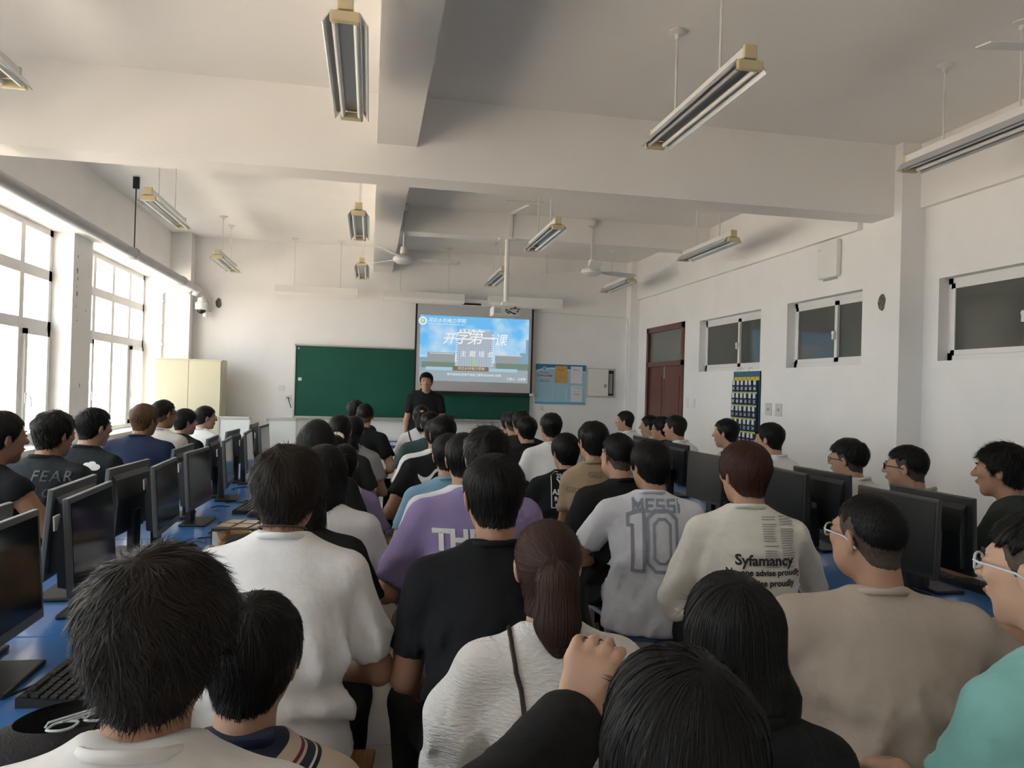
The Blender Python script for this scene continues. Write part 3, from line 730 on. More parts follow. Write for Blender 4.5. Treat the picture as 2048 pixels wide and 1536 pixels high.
labs = ['blue computer table closest to the viewer by the windows', 'second blue table from the viewer on the window side', 'third blue table from the viewer on the window side', 'fourth blue table from the viewer on the window side', 'farthest blue table on the window side near the cabinet']
for i in range(5):
    o = t0 if i == 0 else copy_tree(t0)
    o.location = (XTL, 1.0 + i * 1.42, 0); tag(o, labs[i], 'table', 'blue computer tables')
labs = ['blue computer table closest to the viewer on the corridor side', 'second blue table from the viewer on the corridor side', 'third blue table from the viewer on the corridor side', 'farthest blue table on the corridor side towards the door']
for i in range(4):
    o = copy_tree(t0); o.location = (XTR, .95 + i * 1.42, 0); tag(o, labs[i], 'table', 'blue computer tables')

# ------------------------------------------------------------------ monitors (screen faces local +X)
M_scrn = mat('dark_screen', (.006, .007, .009), .12, spec=.55)
M_scrm = mat('matte_screen', (.012, .014, .016), .28, spec=.5)
M_bez = mat('bezel', (.020, .021, .023), .4)
M_bezg = mat('bezel_grey', (.10, .105, .11), .4)
def make_monitor(kind):
    r = empty('monitor'); w, h, z0 = .45, .305, .095
    bz = .012 if kind == 'thin' else .018
    MB().box(-.012, .006, -w / 2, w / 2, z0, z0 + h, .004).obj('screen_frame', M_bezg if kind == 'grey' else M_bez, r)
    MB().box(.0055, .0075, -w / 2 + bz, w / 2 - bz, z0 + bz * 1.6, z0 + h - bz).obj('screen', M_scrm if kind == 'thin' else M_scrn, r)
    MB().prism([(-.012, z0 + .02), (-.012, z0 + h - .03), (-.028, z0 + h - .05), (-.045, z0 + .17), (-.045, z0 + .03)], -w / 2 + .03, w / 2 - .03, 'XZ').obj('back_cover', M_bez, r)
    MB().box(-.048, -.044, -.20 + .0, -.15, z0 + .205, z0 + .25).obj('sticker', M_white, r) if kind == 'grey' else MB().box(-.0465, -.0445, -.02, .02, z0 + .11, z0 + .14, .001).obj('badge', M_steel, r)
    MB().box(-.075, -.04, -.035, .035, .008, z0 + .11, .008).obj('stand_neck', M_black, r)
    MB().box(-.085, .05, -.12, .12, 0, .014, .006).obj('stand_base', M_black, r)
    for ch in r.children:
        if not ch.name.startswith('stand'): ch.rotation_euler = (0, math.radians(-4 if kind == 'grey' else -2), 0)
    return r
mons = {k: make_monitor(k) for k in ('grey', 'thin')}
used = set()
def monitor(kind, x, y, rz, lab, tilt=0.0):
    o = mons[kind] if kind not in used else copy_tree(mons[kind]); used.add(kind)
    o.location = (x, y, TZ); o.rotation_euler = (0, 0, rz)
    return tag(o, lab, 'monitor', 'monitors on the blue tables')
ordn = ['nearest', 'second nearest', 'third nearest', 'fourth nearest', 'fifth nearest', 'sixth nearest', 'seventh nearest']
for i, (y, a) in enumerate(((2.07, 0), (2.70, 2), (3.62, 2), (4.27, -3), (5.13, 4), (5.97, 3), (6.82, -2))):
    monitor('grey', -.88, y, math.radians(a), 'dark monitor with its screen towards the aisle, %s on the window table' % ordn[i], math.radians(-4))
for i, (y, a) in enumerate(((2.20, 0), (2.90, 2), (3.52, -4), (4.48, 0), (5.27, 3), (6.03, -2), (7.10, 0))):
    monitor('grey', -1.06, y, PI + math.radians(a), 'dark monitor with its back to the aisle, %s on the window table' % ordn[i], math.radians(-4))
for i, (y, a) in enumerate(((1.55, 0), (2.66, 2), (3.50, -2), (4.40, 3), (5.25, 0))):
    monitor('thin', 2.10, y, PI + math.radians(a), 'black monitor with its screen towards the aisle, %s on the corridor table' % ordn[i], math.radians(-2))
for i, (y, a) in enumerate(((1.75, 0), (2.70, 2), (3.46, 3), (4.35, -2), (5.30, 0), (6.0, 0))):
    monitor('thin', 2.32, y, math.radians(a), 'black monitor with its back to the aisle, %s on the corridor table' % ordn[i], math.radians(-2))

# ------------------------------------------------------------------ keyboards and mice
M_key = mat('key_plastic', (.022, .022, .023), .5); M_kbd = mat('keyboard_case', (.014, .014, .015), .5)
keyme = MB().box(-.008, .008, -.0078, .0078, 0, .007, .002).mesh('key'); keyme.materials.append(M_key)
def make_keyboard(single):
    r = empty('keyboard')
    MB().prism([(-.07, 0), (.08, 0), (.08, .012), (-.07, .024)], -.225, .225, 'XZ').obj('case', M_kbd, r)
    blk = MB()
    for rw in range(6):
        x = -.055 + rw * .0205 + (.004 if rw else 0); z = .0235 - (x + .07) * .08
        for c in range(22):
            y = -.212 + c * .0195 + (.006 if c > 14 else 0)
            if rw == 0 and c in (1, 6, 11, 15): continue
            if rw == 5 and 4 <= c <= 8: continue
            if single:
                k = put('key', keyme, None, r); k.location = (x, y, z)
            else: blk.box(x - .008, x + .008, y - .0078, y + .0078, z - .002, z + .006)
        if rw == 5: MB().box(x - .008, x + .008, -.212 + 4 * .0195 - .008, -.212 + 8 * .0195 + .008, z, z + .006, .002).obj('space_bar', M_key, r)
    if not single:
        o = blk.obj('key_block', M_key, r); o['kind'] = 'stuff'
    return r
kb1 = make_keyboard(True); kb0 = make_keyboard(False); kbused = False
kb1.location = (-.70, 2.12, TZ); kb1.rotation_euler = (0, 0, math.radians(-4))
tag(kb1, 'black keyboard next to the black hat, nearest the viewer', 'keyboard', 'keyboards')
KB = [(-.66, 3.05, 6, 'black keyboard on the window table beside the brown paper bag'), (-.66, 3.95, 12, 'black keyboard on the window table beside the open box'), (-.68, 4.75, -4, 'black keyboard below the pale reflecting monitor on the window table'), (-.68, 5.6, 5, 'black keyboard in the far half of the window table, aisle side'), (-.68, 6.5, 0, 'black keyboard at the far end of the window table, aisle side'),
      (-1.28, 3.35, 178, 'black keyboard in front of the student in navy'), (-1.28, 4.4, 184, 'black keyboard in front of the student with the cloud print'), (-1.28, 2.4, 180, 'black keyboard in front of the student in the sleeveless black top'), (-1.28, 5.9, 180, 'black keyboard on the window table near the far window students'),
      (1.86, 1.75, 176, 'black keyboard beside the mint shirt on the corridor table'), (1.86, 3.95, 180, 'black keyboard left of the brown-haired student on the corridor table'), (2.50, 2.75, 4, 'black keyboard behind the monitors before the striped-collar student'), (2.5, 3.75, 0, 'black keyboard before the tousle-haired student with glasses'), (2.5, 4.9, 0, 'black keyboard far down the corridor table by the wall')]
for (x, y, a, lab) in KB:
    o = kb0 if not kbused else copy_tree(kb0); kbused = True
    o.location = (x, y, TZ); o.rotation_euler = (0, 0, math.radians(a)); tag(o, lab, 'keyboard', 'keyboards')
def make_mouse():
    r = empty('mouse')
    n = 14; prof = []
    mb = MB(); rings = []
    for (z, s) in ((0, 1), (.012, 1.02), (.024, .85), (.032, .5), (.034, .1)):
        rings.append([(.03 * s * math.cos(2 * PI * k / n) * (1 + .1 * math.sin(2 * PI * k / n)), .053 * s * math.sin(2 * PI * k / n), z) for k in range(n)])
    vs = [v for g in rings for v in g]; fs = [(i * n + k, i * n + (k + 1) % n, (i + 1) * n + (k + 1) % n, (i + 1) * n + k) for i in range(4) for k in range(n)] + [tuple(range(n))[::-1], tuple(4 * n + k for k in range(n))]
    mb.add(vs, fs); mb.obj('shell', M_kbd, r, True)
    MB().box(-.003, .003, .018, .034, .028, .037, .002).obj('wheel', M_grey, r)
    return r
ms = make_mouse(); ms_used = False
for (x, y, a, lab) in ((-.62, 4.46, 80, 'black mouse beside the keyboard on the window table'), (2.02, 2.45, 95, 'black mouse lying by the monitor stand on the corridor table'), (2.46, 2.40, 90, 'black mouse by the arm of the dark green shirt'), (1.95, 3.2, 90, 'black mouse by the elbow of the student with the printed back')):
    o = ms if not ms_used else copy_tree(ms); ms_used = True
    o.location = (x, y, TZ); o.rotation_euler = (0, 0, math.radians(a)); tag(o, lab, 'mouse', 'computer mice')

# cables lying on the tables
rng = random.Random(11)
M_cab_b = mat('cable_black', (.012, .012, .012), .5); M_cab_w = mat('cable_white', (.62, .62, .62), .5)
def cable(lab, x, y, dx, dy, m, n=9, amp=.06, r=.0035):
    p = []
    for i in range(n):
        t = i / (n - 1)
        p.append((x + dx * t + amp * rng.uniform(-1, 1), y + dy * t + amp * rng.uniform(-1, 1), TZ + r + rng.random() * .004))
    q = []
    for i in range(n - 1):                      # Catmull-Rom
        p0, p1, p2, p3 = [Vector(p[max(0, min(n - 1, i + d))]) for d in (-1, 0, 1, 2)]
        for t in (0, .25, .5, .75):
            q.append(.5 * ((2 * p1) + (p2 - p0) * t + (2 * p0 - 5 * p1 + 4 * p2 - p3) * t * t + (-p0 + 3 * p1 - 3 * p2 + p3) * t ** 3))
    return tag(MB().tube(q, r, 6).obj('cable', m, None, True), lab, 'cable', 'cables on the tables')
for (lab, x, y, dx, dy, m) in (('black cable tangle behind the second aisle monitor', -.95, 2.95, .1, .5, M_cab_b), ('black cable curling between monitor backs on the window table', -1.05, 3.2, .25, .5, M_cab_b), ('white cable beside the power brick on the window table', -.86, 3.2, .15, .25, M_cab_w), ('black cable running past the open box on the window table', -.78, 3.75, .1, .6, M_cab_b), ('black cable under the pale reflecting monitor', -.9, 4.6, .15, .6, M_cab_b), ('black cable far along the window table', -.9, 5.5, .1, .7, M_cab_b), ('black cable hanging near the nearest monitor edge', -.82, 1.9, .05, .5, M_cab_b),
                        ('black cable beside the elbow of the printed white shirt', 1.95, 3.05, .15, .3, M_cab_b), ('black cable in front of the nearest corridor-side screen', 1.9, 1.9, .25, .5, M_cab_b), ('thin blue-black cable behind the corridor-side monitors', 2.2, 2.9, .15, .6, M_cab_b)):
    cable(lab, x, y, dx, dy, m)

# small things on the window table
pb = empty('power_brick', (-.80, 3.28, TZ)); MB().box(-.05, .05, -.03, .03, 0, .03, .008).obj('brick', M_white, pb); MB().tube([(-.05, 0, .015), (-.09, .01, .018), (-.12, .04, .03), (-.10, .08, .02)], .006, 6).obj('lead', M_white, pb)
tag(pb, 'white power adapter among cables on the window table', 'adapter')
pb = empty('extension_socket', (-.66, 3.42, TZ)); MB().box(-.04, .04, -.11, .11, 0, .035, .008).obj('strip', M_white, pb)
for k in range(3): MB().box(-.02, .02, -.08 + k * .065, -.05 + k * .065, .034, .037).obj('outlet', M_grey, pb)
tag(pb, 'white extension socket behind the keyboard on the window table', 'socket')
bx = empty('open_box', (-.52, 3.62, TZ), math.radians(-12)); t = .004
MB().box(-.15, .11, -.10, -.10 + t, 0, .10).box(-.15, .11, .10 - t, .10, 0, .10).box(-.15, -.15 + t, -.1, .1, 0, .10).box(.11 - t, .11, -.1, .1, 0, .10).box(-.15, .11, -.1, .1, 0, t).obj('carton', M_black, bx)
MB().box(-.14, .10, -.094, .094, .005, .012).box(-.145, .105, -.1015, -.0985, .012, .09).obj('white_lining', M_paper, bx)
lid = MB().box(-.15, .11, -.10, .12, .10, .108, .002).obj('lid', mat('box_lid_brown', (.10, .075, .055), .35), bx)
for i in range(2):
    for j in range(3): MB().box(-.135 + j * .08, -.07 + j * .08, -.085 + i * .1, -.005 + i * .1, .108, .112, .002).obj('inlay', mat('inlay_tan', (.42, .33, .24), .3, metal=.4), lid)
tag(bx, 'small black box with white lining and a patterned brown lid', 'box')
n = 10; rng = random.Random(3)
bag = MB(); rg = []
for i, (z, s) in enumerate(((0, 1), (.06, 1.02), (.11, .95), (.16, .75), (.19, .85))):
    rg.append([(.075 * s * math.cos(2 * PI * k / n) * (1.0 + .14 * rng.uniform(-1, 1)), .055 * s * math.sin(2 * PI * k / n) * (1 + .14 * rng.uniform(-1, 1)), z) for k in range(n)])
bag.add([v for g in rg for v in g], [(i * n + k, i * n + (k + 1) % n, (i + 1) * n + (k + 1) % n, (i + 1) * n + k) for i in range(4) for k in range(n)] + [tuple(range(n))[::-1]])
tag(bag.obj('paper_bag', mat('bag_kraft', (.42, .27, .14), .8, bump=.2, bscale=25), None, False, (-.50, 3.02, TZ)), 'crumpled brown paper bag on the window table', 'bag')
cp = empty('drink_cup', (-.54, 4.35, TZ)); MB().lathe([(.028, 0), (.032, .01), (.034, .10), (.03, .12)], (0, 0, 0), 16).obj('cup', mat('cup_lilac', (.32, .30, .48), .3), cp, True); MB().lathe([(.031, .12), (.031, .14), (.02, .145)], (0, 0, 0), 16).obj('lid', M_white, cp, True)
tag(cp, 'small lilac bottle standing on the window table beside the aisle', 'bottle')
bk = empty('backpack', (-1.27, 6.55, TZ), .15)
def blob(rx, ry, rz, c, seed, nz=.12, nu=18, nv=12):
    rng = np.random.RandomState(seed); ph_ = rng.rand(6) * 6; vs = []; fs = []
    for j in range(nv + 1):
        th = PI * j / nv
        for i in range(nu):
            a = 2 * PI * i / nu
            d = np.array([math.sin(th) * math.cos(a), math.sin(th) * math.sin(a), math.cos(th)])
            q = 1 + nz * (math.sin(3 * d[0] + ph_[0]) * math.sin(4 * d[1] + ph_[1]) + .5 * math.sin(7 * d[2] + ph_[2] + 3 * d[0]))
            e = np.sign(d) * np.abs(d) ** .7
            vs.append((c[0] + rx * e[0] * q, c[1] + ry * e[1] * q, max(0.0, c[2] + rz * e[2] * q)))
    for j in range(nv):
        for i in range(nu): fs.append((j * nu + i, j * nu + (i + 1) % nu, (j + 1) * nu + (i + 1) % nu, (j + 1) * nu + i))
    return MB().add(vs, fs)
blob(.15, .22, .10, (0, 0, .09), 5).obj('bag_body', mat('bag_black', (.012, .012, .013), .7, bump=.3, bscale=50), bk, True)
MB().tube([(-.1, -.1, .15), (-.16, 0, .19), (-.1, .12, .16)], .012, 6).obj('strap', M_black, bk, True)
tag(bk, 'black backpack lying on the far part of the window table', 'backpack')
# bucket hat with folded spectacles on it
ht = empty('bucket_hat', (-.60, 1.70, TZ), math.radians(20)); n = 36
def ringp(r, z, wob, ph_): return [(r * 1.12 * math.cos(2 * PI * k / n) * (1 + wob * math.sin(2 * 2 * PI * k / n + ph_)), r * .92 * math.sin(2 * PI * k / n), z + .016 * math.sin(2 * 2 * PI * k / n + ph_) * (r > .1)) for k in range(n)]
def rings(prof, wob=.06, ph_=.7):
    R_ = [ringp(r, z, wob, ph_) for (r, z) in prof]
    return MB().add([v for g in R_ for v in g], [(i * n + k, i * n + (k + 1) % n, (i + 1) * n + (k + 1) % n, (i + 1) * n + k) for i in range(len(prof) - 1) for k in range(n)])
M_hat = mat('hat_cloth', (.016, .016, .018), .8, noise=.3, nscale=60, bump=.3, bscale=150)
rings([(.165, .018), (.14, .03), (.11, .045), (.092, .058), (.085, .062)]).obj('brim', M_hat, ht, True)
rings([(.165, .016), (.14, .026), (.11, .04), (.085, .055)]).obj('brim_lining', M_hat, ht, True)
rings([(.088, .06), (.085, .02), (.075, .006), (.02, .003), (.001, .003)]).obj('crown', mat('hat_lining', (.006, .006, .007), .8), ht, True)
MB().tube([(.165 * 1.12 * math.cos(2 * PI * k / n) * (1 + .06 * math.sin(4 * PI * k / n + .7)), .165 * .92 * math.sin(2 * PI * k / n), .018 + .016 * math.sin(4 * PI * k / n + .7)) for k in range(n)], .003, 5, closed=True).obj('brim_piping', M_hat, ht, True)
tag(ht, 'black bucket hat lying upturned on the table corner nearest the viewer', 'hat')
M_clear = mat('clear_frame', (.55, .60, .62), .12, spec=.8)
sg = empty('spectacles', (-.56, 1.655, TZ + .068), math.radians(35))
def rim(cx): return [(cx + .026 * math.cos(a) * (1 + .1 * math.cos(4 * a)), 0, .021 * math.sin(a)) for a in [2 * PI * k / 18 for k in range(18)]]
for cx in (-.034, .034): MB().tube([(p[0], -p[2], .0 + .3 * 0) for p in rim(cx)], .0028, 6, closed=True).obj('rim', M_clear, sg, True)
MB().tube([(-.009, .006, .002), (0, .009, .005), (.009, .006, .002)], .0028, 6).obj('bridge', M_clear, sg, True)
for s in (-1, 1): MB().tube([(s * .062, .01, .002), (s * .058, .006, .012), (-s * .04, -.012 * s, .014)], .0025, 6).obj('temple', M_clear, sg, True)
tag(sg, 'clear-framed spectacles folded on the black hat', 'glasses')
# ------------------------------------------------------------------ signed-distance sculpting for people
class Field:
    """smooth union of analytic shapes on a grid, meshed with surface nets"""
    def __init__(s, lo, hi, h):
        s.lo = np.array(lo, np.float32); s.h = h
        n = np.ceil((np.array(hi) - s.lo) / h).astype(int) + 1
        s.ax = [(s.lo[i] + h * np.arange(n[i])).astype(np.float32) for i in range(3)]
        s.F = np.full(n, 1.0, np.float32)
    def sub(s, lo, hi):
        sl = []
        for i in range(3):
            a = int(np.searchsorted(s.ax[i], lo[i])); b = int(np.searchsorted(s.ax[i], hi[i], 'right'))
            if b - a < 1: return None
            sl.append(slice(max(a, 0), b))
        sl = tuple(sl)
        return sl, s.ax[0][sl[0]][:, None, None], s.ax[1][sl[1]][None, :, None], s.ax[2][sl[2]][None, None, :]
    def blend(s, sl, d, k):
        a = s.F[sl]
        if k > 0:
            m = np.maximum(k - np.abs(a - d), 0) / k
            s.F[sl] = np.minimum(a, d) - m * m * k * .25
        else: s.F[sl] = np.minimum(a, d)
    def cut(s, sl, d, k=0.0):
        a = s.F[sl]
        if k > 0:
            m = np.maximum(k - np.abs(a + d), 0) / k
            s.F[sl] = np.maximum(a, -d) + m * m * k * .25
        else: s.F[sl] = np.maximum(a, -d)
    def cone(s, a, b, r1, r2, k=.02, sx=1.0, cut=False):
        a = np.array(a, np.float32); b = np.array(b, np.float32); R = max(r1, r2) * max(1, sx) + k + 2 * s.h
        q = s.sub(np.minimum(a, b) - R, np.maximum(a, b) + R)
        if q is None: return
        sl, X, Y, Z = q
        ba = b - a; L2 = float(ba @ ba) + 1e-9
        px, py, pz = (X - a[0]) / sx, Y - a[1], Z - a[2]
        bx = ba[0] / sx
        L2 = bx * bx + ba[1] ** 2 + ba[2] ** 2 + 1e-9
        t = np.clip((px * bx + py * ba[1] + pz * ba[2]) / L2, 0, 1)
        d = np.sqrt((px - t * bx) ** 2 + (py - t * ba[1]) ** 2 + (pz - t * ba[2]) ** 2) - (r1 + (r2 - r1) * t)
        (s.cut if cut else s.blend)(sl, d, k)
    def ell(s, c, r, k=.02, rot=None, cut=False):
        c = np.array(c, np.float32); R = max(r) + k + 2 * s.h
        q = s.sub(c - R, c + R)
        if q is None: return
        sl, X, Y, Z = q
        x, y, z = X - c[0], Y - c[1], Z - c[2]
        if rot is not None:
            M = rot
            x, y, z = (M[0][0] * x + M[0][1] * y + M[0][2] * z), (M[1][0] * x + M[1][1] * y + M[1][2] * z), (M[2][0] * x + M[2][1] * y + M[2][2] * z)
        k0 = np.sqrt((x / r[0]) ** 2 + (y / r[1]) ** 2 + (z / r[2]) ** 2)
        k1 = np.sqrt((x / r[0] ** 2) ** 2 + (y / r[1] ** 2) ** 2 + (z / r[2] ** 2) ** 2) + 1e-6
        d = k0 * (k0 - 1) / k1
        (s.cut if cut else s.blend)(sl, d, k)
    def mesh(s):
        F = s.F; F[0] = F[-1] = 1; F[:, 0] = F[:, -1] = 1; F[:, :, 0] = F[:, :, -1] = 1
        nx, ny, nz = F.shape
        ins = F < 0
        c = ins[:-1, :-1, :-1].astype(np.int8)
        tot = np.zeros(c.shape, np.int8)
        for dx in (0, 1):
            for dy in (0, 1):
                for dz in (0, 1): tot += ins[dx:nx - 1 + dx, dy:ny - 1 + dy, dz:nz - 1 + dz]
        act = (tot > 0) & (tot < 8)
        I = np.argwhere(act)
        if len(I) == 0: return np.zeros((0, 3), np.float32), np.zeros((0, 4), int)
        idx = np.full(c.shape, -1, np.int32); idx[act] = np.arange(len(I))
        acc = np.zeros((len(I), 3), np.float32); cnt = np.zeros(len(I), np.float32)
        i0, j0, k0 = I[:, 0], I[:, 1], I[:, 2]
        for ax in range(3):
            o1, o2 = [(1, 2), (0, 2), (0, 1)][ax]
            for u in (0, 1):
                for v in (0, 1):
                    off = [0, 0, 0]; off[o1] = u; off[o2] = v
                    A = F[i0 + off[0], j0 + off[1], k0 + off[2]]
                    off2 = list(off); off2[ax] += 1
                    B = F[i0 + off2[0], j0 + off2[1], k0 + off2[2]]
                    m = (A < 0) != (B < 0)
                    t = np.where(m, A / np.where(m, A - B, 1), 0)
                    p = np.zeros((len(I), 3), np.float32); p[:, o1] = u; p[:, o2] = v; p[:, ax] = t
                    acc += p * m[:, None]; cnt += m
        V = (I + acc / cnt[:, None]) * s.h + s.lo
        Q = []
        for ax in range(3):
            sl0 = [slice(1, -1)] * 3; sl0[ax] = slice(0, -1); sl1 = [slice(1, -1)] * 3; sl1[ax] = slice(1, None)
            A = ins[tuple(sl0)]; B = ins[tuple(sl1)]
            E = np.argwhere(A != B)
            if len(E) == 0: continue
            flip = A[tuple(E.T)]
            base = E + 1; base[:, ax] -= 1
            o1, o2 = [(1, 2), (2, 0), (0, 1)][ax]
            qs = []
            for (u, v) in ((-1, -1), (0, -1), (0, 0), (-1, 0)):
                b = base.copy(); b[:, o1] += u; b[:, o2] += v
                qs.append(idx[b[:, 0], b[:, 1], b[:, 2]])
            q = np.stack(qs, 1); q[~flip] = q[~flip][:, ::-1]
            Q.append(q)
        Q = np.concatenate(Q); Q = Q[(Q >= 0).all(1)]
        return V.astype(np.float32), Q

def np_mesh(name, V, Q, smooth=True):
    me = bpy.data.meshes.new(name)
    Q = np.asarray(Q, np.int32); n, k = Q.shape
    me.vertices.add(len(V)); me.vertices.foreach_set('co', np.asarray(V, np.float32).ravel())
    me.loops.add(n * k); me.loops.foreach_set('vertex_index', Q.ravel())
    me.polygons.add(n); me.polygons.foreach_set('loop_start', np.arange(0, n * k, k, dtype=np.int32))
    me.polygons.foreach_set('loop_total', np.full(n, k, np.int32))
    if smooth: me.polygons.foreach_set('use_smooth', np.ones(n, bool))
    me.update(calc_edges=True); me.validate()
    return me
def normals(V, Q):
    a = V[Q[:, 2]] - V[Q[:, 0]]; b = V[Q[:, 3]] - V[Q[:, 1]]
    fn = np.cross(a, b); N = np.zeros_like(V)
    for i in range(4): np.add.at(N, Q[:, i], fn)
    return N / (np.linalg.norm(N, axis=1, keepdims=True) + 1e-9)
def join(parts):
    V = []; Q = []; n = 0
    for (v, q) in parts:
        V.append(v); Q.append(q + n); n += len(v)
    return np.concatenate(V), np.concatenate(Q)
def rotm(rx=0, ry=0, rz=0):
    return np.array(Matrix.Rotation(rz, 3, 'Z') @ Matrix.Rotation(ry, 3, 'Y') @ Matrix.Rotation(rx, 3, 'X'), np.float32)
def wob(X, Y, Z, seed, freq, n=5):
    rng = np.random.RandomState(seed); out = 0
    for _ in range(n):
        k = rng.randn(3) * freq; out = out + np.sin(k[0] * X + k[1] * Y + k[2] * Z + rng.rand() * 6.28)
    return out / n

# ---- head, in head coordinates (origin mid-head, face to +Y)
def skull(f, k=.02):
    f.ell((0, -.012, .030), (.077, .096, .088), k)
    f.ell((0, .030, -.035), (.059, .060, .080), k)
    f.cone((0, .028, -.055), (0, .058, -.096), .046, .024, k)
    f.cone((0, -.030, -.05), (0, -.060, -.205), .055, .062, .03)
def head_mesh(h, face, fat=1.0):
    f = Field((-.11, -.16, -.24), (.11, .14, .135), h)
    skull(f)
    f.ell((0, .078, .030), (.050, .014, .011), .02)                         # brow
    f.cone((0, .090, .016), (0, .110, -.020), .008, .0135, .014)            # nose
    for s in (-1, 1):
        f.ell((s * .013, .100, -.024), (.009, .009, .007), .008)
        f.ell((s * .036, .070, -.012), (.022, .022, .020), .02)             # cheek
        f.ell((s * .031, .103, .011), (.019, .014, .011), .012, cut=True)   # eye socket
        if face: f.ell((s * .031, .083, .010), (.0165, .0125, .010), .004)  # eyeball under lid
        R = rotm(0, s * .20, s * .35)
        f.ell((s * .081, -.008, -.006), (.0075, .019, .032), .008, R.T)     # ear
        f.ell((s * .088, -.002, -.004), (.005, .010, .018), .004, R.T, cut=True)
    f.ell((0, .088, -.050), (.022, .012, .006), .008); f.ell((0, .087, -.061), (.019, .012, .007), .008)
    if fat > 1.03:
        f.ell((0, .02, -.06), (.070 * fat, .062, .055), .03)
    return f.mesh()

HL_SHORT = ([0, .5, .9, 1.15, 1.35, 1.62, 1.9, 2.4, 3.15], [.066, .062, .050, .010, -.012, .008, -.040, -.070, -.078])
HL_BANGS = ([0, .5, .9, 1.15, 1.35, 1.62, 1.9, 2.4, 3.15], [.030, .030, .026, -.005, -.018, .004, -.042, -.074, -.080])
HL_LONG = ([0, .5, .9, 1.2, 1.6, 2.0, 3.15], [.062, .055, .030, -.06, -.10, -.11, -.11])
STYLES = dict(
    #        top   side  fade  noise freq hairline
    short=(.017, .008, .002, .003, 60, HL_SHORT), fluffy=(.027, .020, .004, .006, 50, HL_BANGS), bowl=(.018, .014, .004, .0025, 55, HL_BANGS),
    buzz=(.005, .003, .0015, .0006, 60, HL_SHORT), crew=(.011, .004, .0015, .002, 70, HL_SHORT), curly=(.026, .016, .004, .009, 75, HL_SHORT),
    spiky=(.022, .012, .003, .006, 65, HL_SHORT), under=(.026, .016, .0015, .005, 50, HL_SHORT), neat=(.012, .009, .006, .0012, 50, HL_LONG))
FADES = ('crew', 'buzz', 'under')
def hair_mesh(style, h, seed, tail, length, layer='main'):
    top, side, fade, na, nf, HL = STYLES[style]
    if layer == 'fade': top = side = fade = .0022; na = .0004
    elif style in FADES: HL = (HL[0], [z_ + (.0 if a_ < .95 else .052) for a_, z_ in zip(*HL)])
    zlo = -.16 if not length else -.12 - length
    f = Field((-.16, -.22, zlo), (.16, .15, .175), h)
    f.ell((0, -.012, .030), (.077, .096, .088), .02); f.ell((0, .030, -.035), (.060, .060, .080), .02); f.cone((0, -.030, -.05), (0, -.060, -.205), .055, .062, .03)
    X, Y, Z = f.ax[0][:, None, None], f.ax[1][None, :, None], f.ax[2][None, None, :]
    tz = np.clip((Z + .01) / .10, 0, 1); tz = tz * tz * (3 - 2 * tz)
    tb = np.clip((Z + .085) / .075, 0, 1); tb = tb * tb * (3 - 2 * tb)
    th = fade + (side - fade) * tb + (top - side) * tz
    n1 = wob(X, Y, Z, seed, nf) + .5 * wob(X, Y, Z, seed + 7, nf * 2.2)
    f.F = f.F - th - na * n1 * np.maximum(tb, .15)
    phi = np.abs(np.arctan2(X, Y + .0)) + 0 * Z[:, :, :1]
    hm = np.interp(phi, HL[0], HL[1]).astype(np.float32) + .004 * wob(X, Y, 0 * X, seed + 3, 90)
    cutd = (hm - Z)
    a = f.F; b = cutd * .8; k = .010
    m = np.maximum(k - np.abs(a - b), 0) / k
    f.F = (np.maximum(a, b) + m * m * k * .25).astype(np.float32)
    if length:      # long straight hair falling behind
        w = .075
        f.cone((0, -.045, .03), (0, -.070, -.10), .062, .060, .03, sx=1.42)
        f.cone((0, -.070, -.10), (0, -.115, -.10 - length), .058, .040, .03, sx=1.9 if length > .15 else 1.6)
        for s in (-1, 1): f.cone((s * .075, -.02, .02), (s * .085, -.05, -.10 - min(length, .16)), .028, .020, .02)
    if tail == 'pony' or tail == 'lowpony':
        z0 = .03 if tail == 'pony' else -.035
        f.cone((0, -.100, z0), (0, -.140, z0 - .03), .022, .040, .02)
        f.cone((0, -.140, z0 - .03), (0, -.150, z0 - .13), .046, .048, .02, sx=1.15)
        f.cone((0, -.150, z0 - .13), (.005, -.140, z0 - .25), .046, .010, .02, sx=1.1)
    if tail == 'bun': f.ell((0, -.115, .02), (.035, .03, .035), .012)
    F0 = f.F.copy(); v, q = f.mesh(); f.F = F0
    return f, v, q
def sample(f, P):
    """distance and gradient of a field at points, nearest voxel"""
    I = np.rint((P - f.lo) / f.h).astype(int); n = np.array(f.F.shape)
    I = np.clip(I, 1, n - 2); i, j, k = I.T; F = f.F
    g = np.stack([F[i + 1, j, k] - F[i - 1, j, k], F[i, j + 1, k] - F[i, j - 1, k], F[i, j, k + 1] - F[i, j, k - 1]], 1)
    gl = np.linalg.norm(g, axis=1, keepdims=True) + 1e-6; g = g / gl
    d = F[i, j, k] + ((P - (I * f.h + f.lo)) * g).sum(1)
    return d[:, None], g
